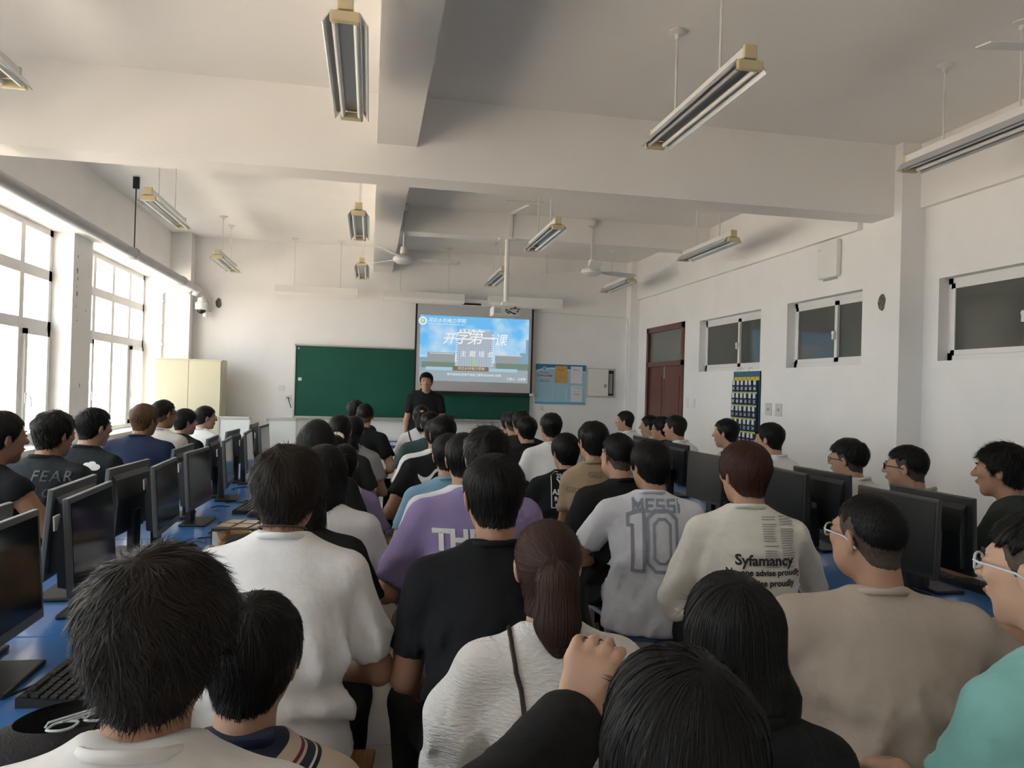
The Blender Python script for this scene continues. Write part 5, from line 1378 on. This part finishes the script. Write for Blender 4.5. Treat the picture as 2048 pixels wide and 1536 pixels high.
# ------------------------------------------------------------------ who sits where (metres)
PEOPLE = [
    dict(label='person with tousled dark hair and white tee, closest to the table corner', who='tousled student in white nearest the viewer', hair='fluffy', hairc=(0.018, 0.014, 0.012), shirtc=(0.7, 0.69, 0.68), lod=0, skin=1, strands=9000, tuck=0.06, knee=(0.16, 0.34), yaw=-5.0, hyaw=-5.0, x=-0.273, y=1.1, zt=1.275, seed=100, id='N1'),
    dict(label='person in a beige sweater with navy collar and dark stripes', who='student in the striped beige sweater', hair='bowl', shirtc=(0.5, 0.41, 0.34), collarc=(0.012, 0.018, 0.045), lod=0, skin=0, shirtk='stripe', build=0.93, yaw=-7.0, hyaw=-7.0, x=-0.2, y=1.48, zt=1.104, seed=101, id='N2'),
    dict(label='person in a loose white tee with a thin cord round the neck', who='student in white with the neck cord', hair='fluffy', hairc=(0.024, 0.018, 0.014), shirtc=(0.82, 0.82, 0.83), lod=0, skin=1, baggy=1.08, sleeve=0.85, strands=7000, armL='thigh', armR='lap', pantsc=(0.012, 0.013, 0.015), hemdrop=-0.07, yaw=-7.5, hyaw=-7.5, x=-0.212, y=2.15, zt=1.333, seed=102, id='M1'),
    dict(label='person with long black hair in a black tee behind the white-shirted student', who='long-haired student in black behind the neck cord', hair='neat', long=0.26, fem=True, shirtc=(0.012, 0.013, 0.015), lod=1, build=1.12, yaw=-5.0, hyaw=-5.0, x=-0.226, y=2.65, zt=1.263, seed=103, id='M2'),
    dict(label='person with a black bob, white tee and black neckband', who='bob-haired student in white', hair='bowl', long=0.03, fem=True, shirtc=(0.74, 0.74, 0.74), collarc=(0.012, 0.013, 0.015), lod=1, build=1.1, yaw=-4.0, hyaw=-4.0, x=-0.172, y=3.15, zt=1.259, seed=104, id='M3'),
    dict(label='person in a lilac shirt with a cream hood and white hair clip', who='student in lilac with the cream hood', hair='neat', tail='bun', fem=True, shirtc=(0.28, 0.23, 0.42), lod=1, hpitch=-8, hood=1, yaw=-4.0, hyaw=-4.0, x=-0.136, y=4.5, zt=1.157, seed=105, id='M9'),
    dict(label='person with sleek long black hair beside the window table', who='sleek long-haired student', hair='neat', long=0.2, fem=True, shirtc=(0.02, 0.022, 0.025), lod=1, yaw=-3.0, hyaw=-3.0, x=-0.253, y=3.85, zt=1.326, seed=106, id='M4'),
    dict(label='person with hair gathered in a cream scrunchie', who='student with the scrunchie', hair='neat', tail='lowpony', fem=True, shirtc=(0.03, 0.035, 0.035), lod=2, scrunchie=1, yaw=-3.0, hyaw=-3.0, x=-0.193, y=5.2, zt=1.302, seed=107, id='M5'),
    dict(label='person with a low ponytail in a grey tee and dark vest', who='student with grey sleeves and dark vest', hair='neat', tail='lowpony', fem=True, shirtc=(0.3, 0.31, 0.32), lod=2, vest=1, yaw=-2.5, hyaw=-2.5, x=-0.116, y=6.1, zt=1.258, seed=108, id='M6'),
    dict(label='person with cropped hair, all in black, seated sideways at the aisle', who='cropped-haired student all in black', hair='crew', shirtc=(0.012, 0.013, 0.015), lod=2, armR='thigh', build=1.1, yaw=-22, knee=(0.16, 0.46), hyaw=17, x=-0.038, y=7.3, zt=1.333, seed=109, id='M7'),
    dict(label='person with curly black hair in the front of the window side', who='curly-haired student', hair='curly', shirtc=(0.02, 0.02, 0.022), collarc=(0.5, 0.32, 0.05), lod=2, yaw=-2.5, hyaw=-2.5, x=-0.148, y=8.4, zt=1.345, seed=110, id='M8'),
    dict(label='person with a ponytail and a red and white hair clip', who='student with the red hair clip', hair='neat', tail='pony', fem=True, shirtc=(0.82, 0.82, 0.83), lod=2, clip=1, strap=1, yaw=0.0, hyaw=0.0, x=0.508, y=7.4, zt=1.329, seed=111, id='C1'),
    dict(label='person in a dark teal tee behind the red hair clip', who='student in dark teal', hair='short', shirtc=(0.045, 0.085, 0.09), lod=2, build=1.1, yaw=0.0, hyaw=0.0, x=0.526, y=6.5, zt=1.299, seed=112, id='C2'),
    dict(label='person in a white tee between the teal and black shirts', who='student in white behind the sports logo', hair='short', shirtc=(0.82, 0.82, 0.83), lod=2, build=1.15, yaw=0.0, hyaw=0.0, x=0.505, y=5.7, zt=1.267, seed=113, id='C3'),
    dict(label='person in a black tee with a white curved sports logo', who='student with the white curved logo', hair='short', shirtc=(0.012, 0.013, 0.015), lod=1, print='swoosh', pants='short', pantsc=(0.012, 0.013, 0.015), armL='thigh', skin=1, build=1.12, knee=(0.2, 0.46), yaw=1.5, hyaw=1.5, x=0.466, y=4.75, zt=1.326, seed=114, id='C4'),
    dict(label='person in a light blue tee', who='student in light blue', hair='short', shirtc=(0.21, 0.37, 0.52), lod=1, yaw=1.0, hyaw=1.0, x=0.425, y=4.0, zt=1.26, seed=115, id='C5'),
    dict(label='person in a plain white tee partly hidden by the lilac shirt', who='student in white behind the lilac tee', hair='short', shirtc=(0.78, 0.79, 0.86), lod=1, build=1.1, yaw=2.0, hyaw=2.0, x=0.426, y=3.35, zt=1.302, seed=116, id='C6'),
    dict(label='person in a lilac tee with white block letters', who='student in the lettered lilac tee', hair='spiky', shirtc=(0.27, 0.215, 0.42), lod=1, print='the', sleeve=0.9, baggy=1.1, build=1.1, yaw=2, hx=0.05, pantsc=(0.25, 0.2, 0.15), armL='thigh', knee=(0.2, 0.46), hyaw=2, x=0.452, y=2.85, zt=1.36, seed=117, id='C7'),
    dict(label='person in a plain black tee and black trousers at the aisle', who='student in plain black at the aisle', hair='short', shirtc=(0.012, 0.013, 0.015), lod=0, skin=1, armL=((-0.055, 0.05, -0.275), (-0.17, 0.24, 0.6)), yaw=-2, knee=(0.2, 0.42), build=1.03, sleeve=0.7, hyaw=8, x=0.352, y=2.08, zt=1.32, seed=118, id='C8'),
    dict(label='person with a brown ponytail and white puff-sleeved blouse with a dark strap', who='student in the puff-sleeved blouse', hair='neat', tail='pony', fem=True, hairc=(0.055, 0.029, 0.022), shirtc=(0.8, 0.79, 0.78), shirt='blouse', lod=0, skin=2, strap2=1, build=1.06, collar=False, yaw=-1.0, hyaw=-1.0, x=0.441, y=1.78, zt=1.185, seed=119, id='C9'),
    dict(label='person farthest ahead beside the right half of the blackboard', who='student farthest ahead right of the aisle', hair='short', shirtc=(0.1, 0.09, 0.06), lod=2, yaw=4.0, hyaw=4.0, x=1.485, y=7.9, zt=1.264, seed=120, id='R1'),
    dict(label='person in black just behind the farthest student near the blackboard edge', who='second farthest student right of the aisle', hair='crew', shirtc=(0.012, 0.013, 0.015), lod=2, yaw=4.0, hyaw=4.0, x=1.418, y=7.3, zt=1.278, seed=121, id='R2'),
    dict(label='taller person in dark clothes two seats behind the farthest student', who='tall student right of the aisle', hair='short', shirtc=(0.02, 0.02, 0.02), lod=2, yaw=5.0, hyaw=5.0, x=1.397, y=6.8, zt=1.318, seed=122, id='R3'),
    dict(label='person with a round head of short hair and black tee before the notice board', who='student in black before the notice board', hair='short', shirtc=(0.012, 0.013, 0.015), lod=2, yaw=6.0, hyaw=6.0, x=1.302, y=6.1, zt=1.288, seed=123, id='R4'),
    dict(label='person in a crisp white tee and dark shorts under the notice board', who='student in white under the notice board', hair='short', shirtc=(0.82, 0.82, 0.83), lod=2, pants='short', skin=1, build=1.05, yaw=5.0, hyaw=5.0, x=1.414, y=5.7, zt=1.333, seed=124, id='R5'),
    dict(label='person in a black tee with a white lettered panel on the back', who='student with the white lettered panel', hair='bowl', shirtc=(0.012, 0.013, 0.015), lod=1, yaw=-8, print='panel', hyaw=22, x=1.246, y=4.62, zt=1.235, seed=125, id='R6'),
    dict(label='person in a tan tee with tonal letter prints', who='student in the tan lettered tee', hair='short', shirtc=(0.36, 0.275, 0.185), lod=1, yaw=-10, print='gbs', skin=1, build=0.8, armL=((-0.02, 0.09, -0.26), (-0.04, 0.31, 0.62)), hyaw=22, x=1.283, y=4.15, zt=1.335, seed=126, id='R7'),
    dict(label='stocky person in a plain black tee between tan and football shirts', who='stocky student in black', hair='crew', shirtc=(0.016, 0.016, 0.017), lod=1, build=1.12, fat=1.08, yaw=7.0, hyaw=7.0, x=1.288, y=3.72, zt=1.291, seed=127, id='R8'),
    dict(label='person in a pale football shirt with a name and number ten', who='student in the football shirt', hair='bowl', shirtc=(0.72, 0.745, 0.82), lod=1, print='messi', yaw=-15, armL=((-0.16, 0.1, -0.24), (-0.26, 0.34, 0.66)), pants='short', pantsc=(0.5, 0.51, 0.55), skin=0, build=1.05, hyaw=29, x=1.294, y=3.28, zt=1.291, seed=128, id='R9'),
    dict(label='person with reddish brown hair in a white shirt with printed script', who='brown-haired student with script on the back', hair='bowl', hairc=(0.062, 0.026, 0.018), shirtc=(0.76, 0.74, 0.68), lod=0, print='script', sleeve=1.05, cuff=1.2, baggy=1.05, armR=((0.13, 0.14, -0.21), (0.2, 0.4, 0.8)), build=0.95, yaw=-16, hyaw=24, x=1.405, y=2.6, zt=1.334, seed=129, id='R10'),
    dict(label='stocky person with buzzed hair, glasses and a beige tee', who='stocky student in beige', hair='buzz', shirtc=(0.49, 0.42, 0.36), lod=0, glasses='clear', build=1.24, fat=1.08, skin=0, armR=((0.24, 0.08, -0.19), (0.52, 0.34, 0.8)), armL=((-0.15, 0.02, -0.26), (-0.17, 0.27, 0.62)), yaw=-14, fold=0.026, pantsc=(0.12, 0.14, 0.15), sleeve=0.74, hyaw=28, x=1.329, y=1.78, zt=1.249, seed=130, id='R11'),
    dict(label='person in a mint tee and clear glasses at the picture edge', who='student in mint', hair='crew', shirtc=(0.28, 0.6, 0.58), lod=0, glasses='clear', skin=2, yaw=5, armL='front', tuck=0.1, knee=(0.13, 0.34), hyaw=17, x=1.27, y=1.2, zt=1.303, seed=131, id='R12'),
    dict(label='person with very long straight black hair behind the blouse', who='student with very long straight hair', hair='neat', long=0.36, fem=True, shirtc=(0.012, 0.013, 0.015), lod=0, skin=2, strands=9000, knee=(0.1, 0.36), yaw=0.0, hyaw=0.0, x=0.68, y=1.3, zt=1.17, seed=132, id='R13'),
    dict(label='person in black with glossy hair raising a hand, lowest in view', who='student raising a hand', hair='neat', long=0.3, fem=True, shirtc=(0.012, 0.013, 0.015), lod=0, skin=2, strands=9000, armL=((-0.05, 0.12, 0.13), (-0.055, 0.345, 1.03)), handL=((0.3, 0.1, 0.8), (-0.5, -0.8, 0.2), 0.95), sleeve=1.93, knee=(0.1, 0.3), yaw=2.0, hyaw=2.0, x=0.355, y=0.8, zt=1.215, seed=133, id='R14'),
    dict(label='person in a sleeveless black top at the picture edge by the window', who='student in the sleeveless black top', hair='short', shirtc=(0.012, 0.013, 0.015), lod=1, skin=3, sleeve=0.12, yaw=-25, face=True, armR=((0.14, 0.1, -0.24), (0.2, 0.36, 0.78)), hyaw=-17, x=-1.628, y=3.72, zt=1.345, seed=134, id='L1'),
    dict(label='person with spiky hair and a charcoal tee with faint letters', who='spiky-haired student in charcoal', hair='spiky', shirtc=(0.022, 0.025, 0.028), lod=1, skin=1, print='fear', yaw=-15, face=True, build=1.08, hyaw=-15, x=-1.63, y=4.3, zt=1.326, seed=135, id='L2'),
    dict(label='person in a black tee with a white cloud print on the shoulder', who='student with the cloud print', hair='short', shirtc=(0.016, 0.021, 0.023), lod=1, skin=0, print='cloud', yaw=-18, face=True, hyaw=-20, x=-1.665, y=4.98, zt=1.322, seed=136, id='L3'),
    dict(label='person with light brown hair in a navy tee', who='brown-haired student in navy', hair='bowl', hairc=(0.085, 0.045, 0.024), shirtc=(0.016, 0.026, 0.062), lod=2, skin=3, yaw=-12, build=1.12, hyaw=-18, x=-1.63, y=5.9, zt=1.327, seed=137, id='L4'),
    dict(label='person with a fade haircut and glasses in a white tee by the cabinet', who='student with the fade haircut', hair='crew', shirtc=(0.6, 0.58, 0.54), lod=2, glasses='black', yaw=-15, skin=3, hyaw=-25, x=-1.652, y=6.5, zt=1.341, seed=138, id='L5'),
    dict(label='person with bowl-cut hair in black in front of the cabinet', who='bowl-cut student in black', hair='bowl', shirtc=(0.012, 0.013, 0.015), lod=2, yaw=-25, hyaw=-30, x=-1.655, y=7.25, zt=1.249, seed=139, id='L6'),
    dict(label='person with glasses in a white tee with a blue print by the cabinet', who='student in white with the blue print', hair='short', shirtc=(0.66, 0.66, 0.64), lod=2, glasses='gold', yaw=-30, print='bluemark', hyaw=-35, x=-1.652, y=8.1, zt=1.25, seed=140, id='L7'),
    dict(label='person in a white tee seated left of the red door', who='student in white left of the door', hair='short', shirtc=(0.82, 0.82, 0.83), lod=2, yaw=35, hyaw=27, x=2.953, y=8.3, zt=1.295, seed=141, id='W1'),
    dict(label='person in a mint green tee in front of the red door', who='student in mint green before the door', hair='short', shirtc=(0.3, 0.56, 0.48), lod=2, yaw=35, hyaw=20, x=2.965, y=7.55, zt=1.276, seed=142, id='W2'),
    dict(label='person with glasses and a dark top squeezed before the door', who='student in dark top before the door', hair='curly', shirtc=(0.012, 0.013, 0.015), lod=2, yaw=35, glasses='black', hyaw=20, x=2.876, y=7.0, zt=1.28, seed=143, id='W3'),
    dict(label='person in a white tee at the right edge of the red door', who='student in white right of the door', hair='short', shirtc=(0.82, 0.82, 0.83), lod=2, yaw=30, hyaw=16, x=2.76, y=6.4, zt=1.316, seed=144, id='W4'),
    dict(label='person in a greyish white tee left of the phone pouch', who='student in greyish white by the pouch', hair='short', shirtc=(0.62, 0.62, 0.62), lod=2, yaw=30, armL='desk', hyaw=15, x=2.884, y=5.65, zt=1.318, seed=145, id='W5'),
    dict(label='person in a white tee just right of the phone pouch', who='student in white right of the pouch', hair='short', shirtc=(0.82, 0.82, 0.83), lod=1, yaw=25, hyaw=11, x=2.87, y=4.95, zt=1.318, seed=146, id='W6'),
    dict(label='person with tousled hair and glasses in a white tee by the wall', who='tousle-haired student with glasses by the wall', hair='under', shirtc=(0.66, 0.65, 0.64), lod=1, yaw=25, glasses='black', face=True, armL='desk', hyaw=9, x=2.838, y=4.0, zt=1.27, seed=147, id='W7'),
    dict(label='person with glasses and a dark top with a striped collar', who='student with the striped collar', hair='crew', shirtc=(0.01, 0.012, 0.02), lod=1, yaw=30, glasses='black', face=True, polo=1, collarc=(0.35, 0.33, 0.26), hyaw=10, x=2.769, y=3.42, zt=1.272, seed=148, id='W8'),
    dict(label='person in a dark green tee with spiky hair beside the wall', who='student in dark green by the wall', hair='spiky', shirtc=(0.035, 0.046, 0.042), lod=0, yaw=25, face=True, skin=1, armL='desk', armR='desk', hyaw=11, x=2.791, y=2.85, zt=1.33, seed=149, id='W9'),
    dict(label='person standing in a black polo shirt before the screen', who='', hair='short', shirtc=(0.012, 0.013, 0.015), lod=1, yaw=180, stand=True, armL='hang', armR='hang', face=True, polo=1, collar=False, lean=0.0, group='teacher at the front', hyaw=-8, x=0.701, y=9.45, zt=1.697, seed=150, id='T'),
]
M_stoolb = mat('stool_blue', (.05, .15, .38), .35); M_stoolw = mat('stool_wood', (.42, .22, .07), .5, noise=.25, nscale=14, stretch=(8, 1, 1)); M_stoolm = mat('stool_metal', (.55, .56, .56), .4)
def make_stool(m):
    r = empty('stool')
    MB().box(-.17, .17, -.13, .13, .425, .448, .004).obj('seat', m, r)
    MB().box(-.155, .155, -.115, .115, .395, .425).obj('apron', M_stoolm, r)
    for x in (-.14, .14):
        for y in (-.10, .10): MB().box(x - .014, x + .014, y - .014, y + .014, 0, .395, .002).obj('leg', M_stoolm, r)
        MB().box(x - .01, x + .01, -.10, .10, .12, .14, .002).obj('stretcher', M_stoolm, r)
    MB().box(-.14, .14, -.01, .01, .12, .14, .002).obj('stretcher', M_stoolm, r)
    return r
stools = {'b': make_stool(M_stoolb), 'w': make_stool(M_stoolw)}; st_used = set()
M_pw = mat('print_white', (.72, .74, .75), .7); M_pk = mat('print_black', (.02, .02, .022), .7); M_pg = mat('print_greyblue', (.26, .30, .37), .75); M_py = mat('print_lime', (.55, .58, .18), .7); M_pt = mat('print_tan', (.21, .155, .10), .8); M_ps = mat('print_charcoal', (.034, .038, .042), .5); M_pgr = mat('print_news', (.36, .35, .34), .8)
PR = {}
for P in PEOPLE:
    root, shirt, HX = person(P); PR[P['id']] = (P, root, shirt, HX)
    if not P.get('stand'):
        k = 'w' if P['id'] in ('M1', 'N2') else 'b'
        o = stools[k] if k not in st_used else copy_tree(stools[k]); st_used.add(k)
        o.location = (root.location.x + (.09 if P['id'] == 'M1' else 0), root.location.y + (.06 if P['id'] == 'M1' else 0), 0); o.rotation_euler = (0, 0, root.rotation_euler.z)
        tag(o, '%s stool under the %s' % ('wooden-topped' if k == 'w' else 'blue-topped', P['who']), 'stool', 'classroom stools')
def zt(i): return PR[i][0]['zt']
def prt(i, name, me, m, cx, cz, **k): return project_print(name, me, PR[i][2], m, cx, cz, **k)
# football shirt
def outl(pts, w):
    """stroke a closed polyline into quads"""
    P_ = [Vector((x, y)) for x, y in pts]; n = len(P_); q = []
    for i in range(n):
        a, b_ = P_[i], P_[(i + 1) % n]; d = (b_ - a).normalized(); nn = Vector((-d.y, d.x)) * w / 2; e = d * w * .4
        q.append([(a - e + nn).to_tuple(), (b_ + e + nn).to_tuple(), (b_ + e - nn).to_tuple(), (a - e - nn).to_tuple()])
    return q
z = zt('R9') - .435
one = [(-.105, .105), (-.055, .125), (-.035, .125), (-.035, -.125), (-.085, -.125), (-.085, .06), (-.105, .06)]
oct_ = lambda w, h, c: [(-w + c, h), (w - c, h), (w, h - c), (w, -h + c), (w - c, -h), (-w + c, -h), (-w, -h + c), (-w, h - c)]
mv = lambda pts, dx: [(x + dx, y) for x, y in pts]
def strokes(lines, w):
    q = []
    for pts in lines:
        for (a_, b_) in zip(pts[:-1], pts[1:]):
            a_, b_ = Vector(a_), Vector(b_); d_ = (b_ - a_).normalized(); n_ = Vector((-d_.y, d_.x)) * w / 2; e_ = d_ * w * .45
            q.append([(a_ - e_ + n_).to_tuple(), (b_ + e_ + n_).to_tuple(), (b_ + e_ - n_).to_tuple(), (a_ - e_ - n_).to_tuple()])
    return q
S_ = [(1, 1), (0, 1), (0, .5), (1, .5), (1, 0), (0, 0)]
for (x_, w_, gl) in ((-.105, .040, [[(0, 0), (0, 1), (.5, .35), (1, 1), (1, 0)]]), (-.045, .028, [[(1, 1), (0, 1), (0, 0), (1, 0)], [(0, .5), (.8, .5)]]), (.002, .028, [S_]), (.050, .028, [S_]), (.098, .001, [[(0, 0), (0, 1)]])):
    prt('R9', 'lettering', poly_mesh(strokes([[(x_ + u * w_, -.024 + v * .048) for (u, v) in ln] for ln in gl], .011)), M_pg, .02, zt('R9') - .29)
prt('R9', 'number_outline', poly_mesh(outl(one, .014) + outl(mv(oct_(.065, .125, .035), .045), .014) + outl(mv(oct_(.036, .090, .022), .045), .012)), M_pg, -.005, z)
# sports logo: a curved tick and a row of small figures
sw = []
N_ = 14
for k in range(N_ + 1):
    t = k / N_; sw.append((-.075 + .16 * t, -.012 + .052 * t ** 1.4 - .030 * math.sin(PI * min(1, t * 1.6)) * (t < .62)))
lowr = [(x, y - .044 * (1 - i / N_) ** .7 * (1 if i > 1 else .4 + .3 * i)) for i, (x, y) in enumerate(sw)]
prt('C4', 'curved_logo', poly_mesh([[sw[i], sw[i + 1], lowr[i + 1], lowr[i]] for i in range(N_)]), M_pw, -.09, zt('C4') - .345)
fig = []
for r_, (n_, y) in enumerate(((3, 0), (5, -.05), (5, -.10))):
    for k in range(n_):
        x = (k - (n_ - 1) / 2) * .045
        fig += [[(x - .004, y + .02), (x + .004, y + .02), (x + .004, y - .006), (x - .004, y - .006)], [(x - .018, y + .012), (x - .016, y + .018), (x + .018, y + .004), (x + .016, y - .001)], [(x - .004, y - .004), (x + .001, y - .004), (x - .012, y - .022), (x - .016, y - .022)], [(x, y - .004), (x + .005, y - .004), (x + .014, y - .018), (x + .010, y - .02)]]
prt('C4', 'figure_row', poly_mesh(fig), M_py, -.06, zt('C4') - .415)
prt('C4', 'shorts_mark', poly_mesh([[(-.012, -.03), (.012, -.025), (.006, .03), (-.010, .028)]]), M_pw, -.17, .60) if False else None
prt('C7', 'lettering', text_mesh('THE', .095, bold=.004), M_pw, -.085, zt('C7') - .405)
prt('R6', 'panel_outline', poly_mesh(outl([(-.05, .105), (.06, .105), (.06, -.105), (-.05, -.105)], .005)), M_pw, -.05, zt('R6') - .345)
prt('R6', 'lettering', text_mesh('ANG', .045, bold=.001), M_pw, -.045, zt('R6') - .36)
prt('R6', 'lettering', text_mesh('Y', .075, bold=.001), M_pw, -.045, zt('R6') - .31)
prt('R6', 'lettering', text_mesh('ROC', .036, bold=.001), M_pw, -.045, zt('R6') - .40)
prt('R6', 'lettering', text_mesh('LIFE IS', .024, bold=.0008), M_pw, -.045, zt('R6') - .435)
prt('R6', 'lettering', text_mesh('25', .034, bold=.001), M_pw, -.05, zt('R6') - .265)
for (dx, dz_) in ((-.12, -.39), (.12, -.41), (.0, -.30), (-.08, -.62), (.09, -.68)): prt('R7', 'lettering', text_mesh('GBS', .045, bold=.001), M_pt, dx, zt('R7') + dz_)
prt('L2', 'lettering', text_mesh('FEAR', .075, bold=.001, space=1.2), M_ps, .11, zt('L2') - .33); prt('L2', 'lettering', text_mesh('OF GOD', .060, bold=.001, space=1.15), M_ps, .11, zt('L2') - .41)
cl = []
for (cx, cy, r_) in ((0, 0, .03), (-.035, -.004, .022), (.032, .004, .026), (.012, .022, .022), (-.015, .018, .018)): cl.append([(cx + r_ * math.cos(2 * PI * k / 12), cy + r_ * .75 * math.sin(2 * PI * k / 12)) for k in range(12)])
prt('L3', 'cloud_print', poly_mesh(cl), M_pw, .10, zt('L3') - .355)
prt('L7', 'blue_print', poly_mesh(outl([(-.05, .03), (.05, .02), (.04, -.04), (-.04, -.03)], .016) + outl([(-.02, .01), (.02, .01), (.0, -.02)], .010)), mat('print_cyan', (.10, .30, .38), .6), -.02, zt('L7') - .36)
# script on the brown-haired student's back
z = zt('R10')
prt('R10', 'lettering', text_mesh('Syfamancy', .050, bold=.0014), M_pk, .035, z - .41)
prt('R10', 'lettering', text_mesh('No one advise proudly', .029, bold=.0008), M_pk, .035, z - .45)
prt('R10', 'lettering', text_mesh('advise proudly', .030, bold=.0008), M_pk, .055, z - .485)
news = []; rng = random.Random(8)
for col in range(2):
    for k in range(22):
        if rng.random() < .12: continue
        x0 = .035 + col * .065; news.append([(x0, -k * .0078), (x0 + .055 * rng.uniform(.6, 1), -k * .0078), (x0 + .055 * .9, -k * .0078 - .0035), (x0, -k * .0078 - .0035)])
for k in range(9):
    news.append([(-.12, -.245 - k * .008), (-.12 + .08 * rng.uniform(.6, 1), -.245 - k * .008), (-.05, -.2485 - k * .008), (-.12, -.2485 - k * .008)])
prt('R10', 'news_print', poly_mesh(news), M_pgr, .0, z - .265)['kind'] = 'stuff'
# neck cord
cv, cq = ring_tube((0, PR['M1'][0].get('lean', .06) + .006, zt('M1') - .225), .0635, .0022, -.30); put('neck_cord', np_mesh('neck_cord', cv, cq), mat('cord_brown', (.06, .03, .02), .7), PR['M1'][1])
# shoulder straps follow the cloth
def strap(i, pts, r, m, name='bag_strap', n=26):
    P, root, shirt, HX = PR[i]; tree = BVHTree.FromPolygons([v.co for v in shirt.data.vertices], [p.vertices[:] for p in shirt.data.polygons]); out = []
    for k in range(n):
        t = k / (n - 1) * (len(pts) - 1); j = min(int(t), len(pts) - 2); u = t - j
        a = Vector(pts[j]).lerp(Vector(pts[j + 1]), u)
        h = tree.find_nearest(a); out.append(h[0] + h[1] * (r * .7))
    MB().tube(out, r, 6).obj(name, m, root, True)
z = zt('C9'); strap('C9', [(-.085, .08, z - .27), (-.10, .02, z - .275), (-.105, -.10, z - .34), (-.09, -.16, z - .5), (-.02, -.18, z - .68), (.04, -.18, z - .80)], .0055, mat('strap_brown', (.025, .012, .010), .5), n=34)
z = zt('C1'); strap('C1', [(-.11, .06, z - .29), (-.12, -.06, z - .32), (-.11, -.16, z - .5), (-.1, -.17, z - .7)], .007, M_black)
def hpart(i, name, mb, m):
    P, root, shirt, HX = PR[i]; me = mb.mesh(name); me.transform(HX); return put(name, me, m, root, True)
hpart('C1', 'hair_clip', MB().box(-.022, .022, -.118, -.10, .045, .075, .006), mat('clip_red', (.65, .06, .05), .4)); hpart('C1', 'clip_centre', MB().box(-.009, .009, -.122, -.112, .052, .068, .004), M_pw); hpart('C1', 'hair_tie', MB().lathe([(.020, -.006), (.028, 0), (.020, .006)], (0, -.125, .008), 14), M_pw)
sc_ = MB(); 
for k in range(10):
    a = 2 * PI * k / 10; sc_.lathe([(.004, -.016), (.017, -.008), (.018, .006), (.005, .016)], (.034 * math.cos(a), -.125 + .012 * math.sin(a), -.03 + .022 * math.sin(a)), 8)
hpart('M5', 'scrunchie', sc_, mat('scrunchie_cream', (.62, .58, .50), .9))
hpart('M9', 'hair_clip', MB().box(-.035, .03, -.10, -.082, .070, .085, .006), M_pw)
# hood lying on the lilac shirt
P, root, shirt, HX = PR['M9']; f = Field((-.25, -.30, P['zt'] - .5), (.25, .2, P['zt'] - .1), .014); ln = P.get('lean', .06)
f.ell((0, ln - .05, P['zt'] - .27), (.115, .10, .06), .02); f.ell((-.02, ln - .11, P['zt'] - .36), (.10, .06, .10), .03); f.ell((0, ln + .03, P['zt'] - .20), (.070, .075, .12), .01, cut=True)
v, q = f.mesh(); put('hood', np_mesh('hood', v, q), cloth_mat((.56, .53, .47)), root)
# vest over the grey tee
P, root, shirt, HX = PR['M6']; z = P['zt']; f = Field((-.3, -.32, .45), (.3, .35, z - .2), .018)
f.cone((0, .01, .50), (0, .05, z - .42), .135, .125, .04, sx=1.28); 
for s in (-1, 1): f.cone((s * .08, .05, z - .42), (s * .07, .055, z - .30), .06, .035, .03)
v, q = f.mesh(); put('vest', np_mesh('vest', v, q), cloth_mat((.022, .028, .028)), root)
# stripes round the yoke of the beige sweater: a knitted-in colour pattern
P, root, shirt, HX = PR['N2']
m = bpy.data.materials.new('sweater_stripes'); m.use_nodes = True; nt = m.node_tree; b = nt.nodes['Principled BSDF']; b.inputs['Roughness'].default_value = .9
tc = nt.nodes.new('ShaderNodeTexCoord'); mp = nt.nodes.new('ShaderNodeMapping'); mp.inputs['Location'].default_value = (0, -.06, 0); mp.inputs['Scale'].default_value = (1, 1.35, 0)
ln_ = nt.nodes.new('ShaderNodeVectorMath'); ln_.operation = 'LENGTH'; rp = nt.nodes.new('ShaderNodeValToRGB'); rp.color_ramp.interpolation = 'CONSTANT'
nt.links.new(tc.outputs['Object'], mp.inputs[0]); nt.links.new(mp.outputs[0], ln_.inputs[0])
ml = nt.nodes.new('ShaderNodeMath'); ml.operation = 'MULTIPLY'; ml.inputs[1].default_value = 4.0; nt.links.new(ln_.outputs['Value'], ml.inputs[0]); nt.links.new(ml.outputs[0], rp.inputs[0]); nt.links.new(rp.outputs[0], b.inputs['Base Color'])
cr = rp.color_ramp; beige = (.50, .41, .34, 1); els = [(0, (.012, .018, .045, 1)), (.345, beige), (.43, (.16, .02, .04, 1)), (.455, beige), (.475, (.012, .016, .035, 1)), (.535, (.60, .56, .52, 1)), (.55, (.012, .016, .035, 1)), (.575, beige)]
cr.elements[0].position = 0; cr.elements[0].color = els[0][1]; cr.elements[1].position = els[1][0]; cr.elements[1].color = els[1][1]
for (p_, c_) in els[2:]:
    e = cr.elements.new(p_); e.color = c_
shirt.data.materials.clear(); shirt.data.materials.append(m)
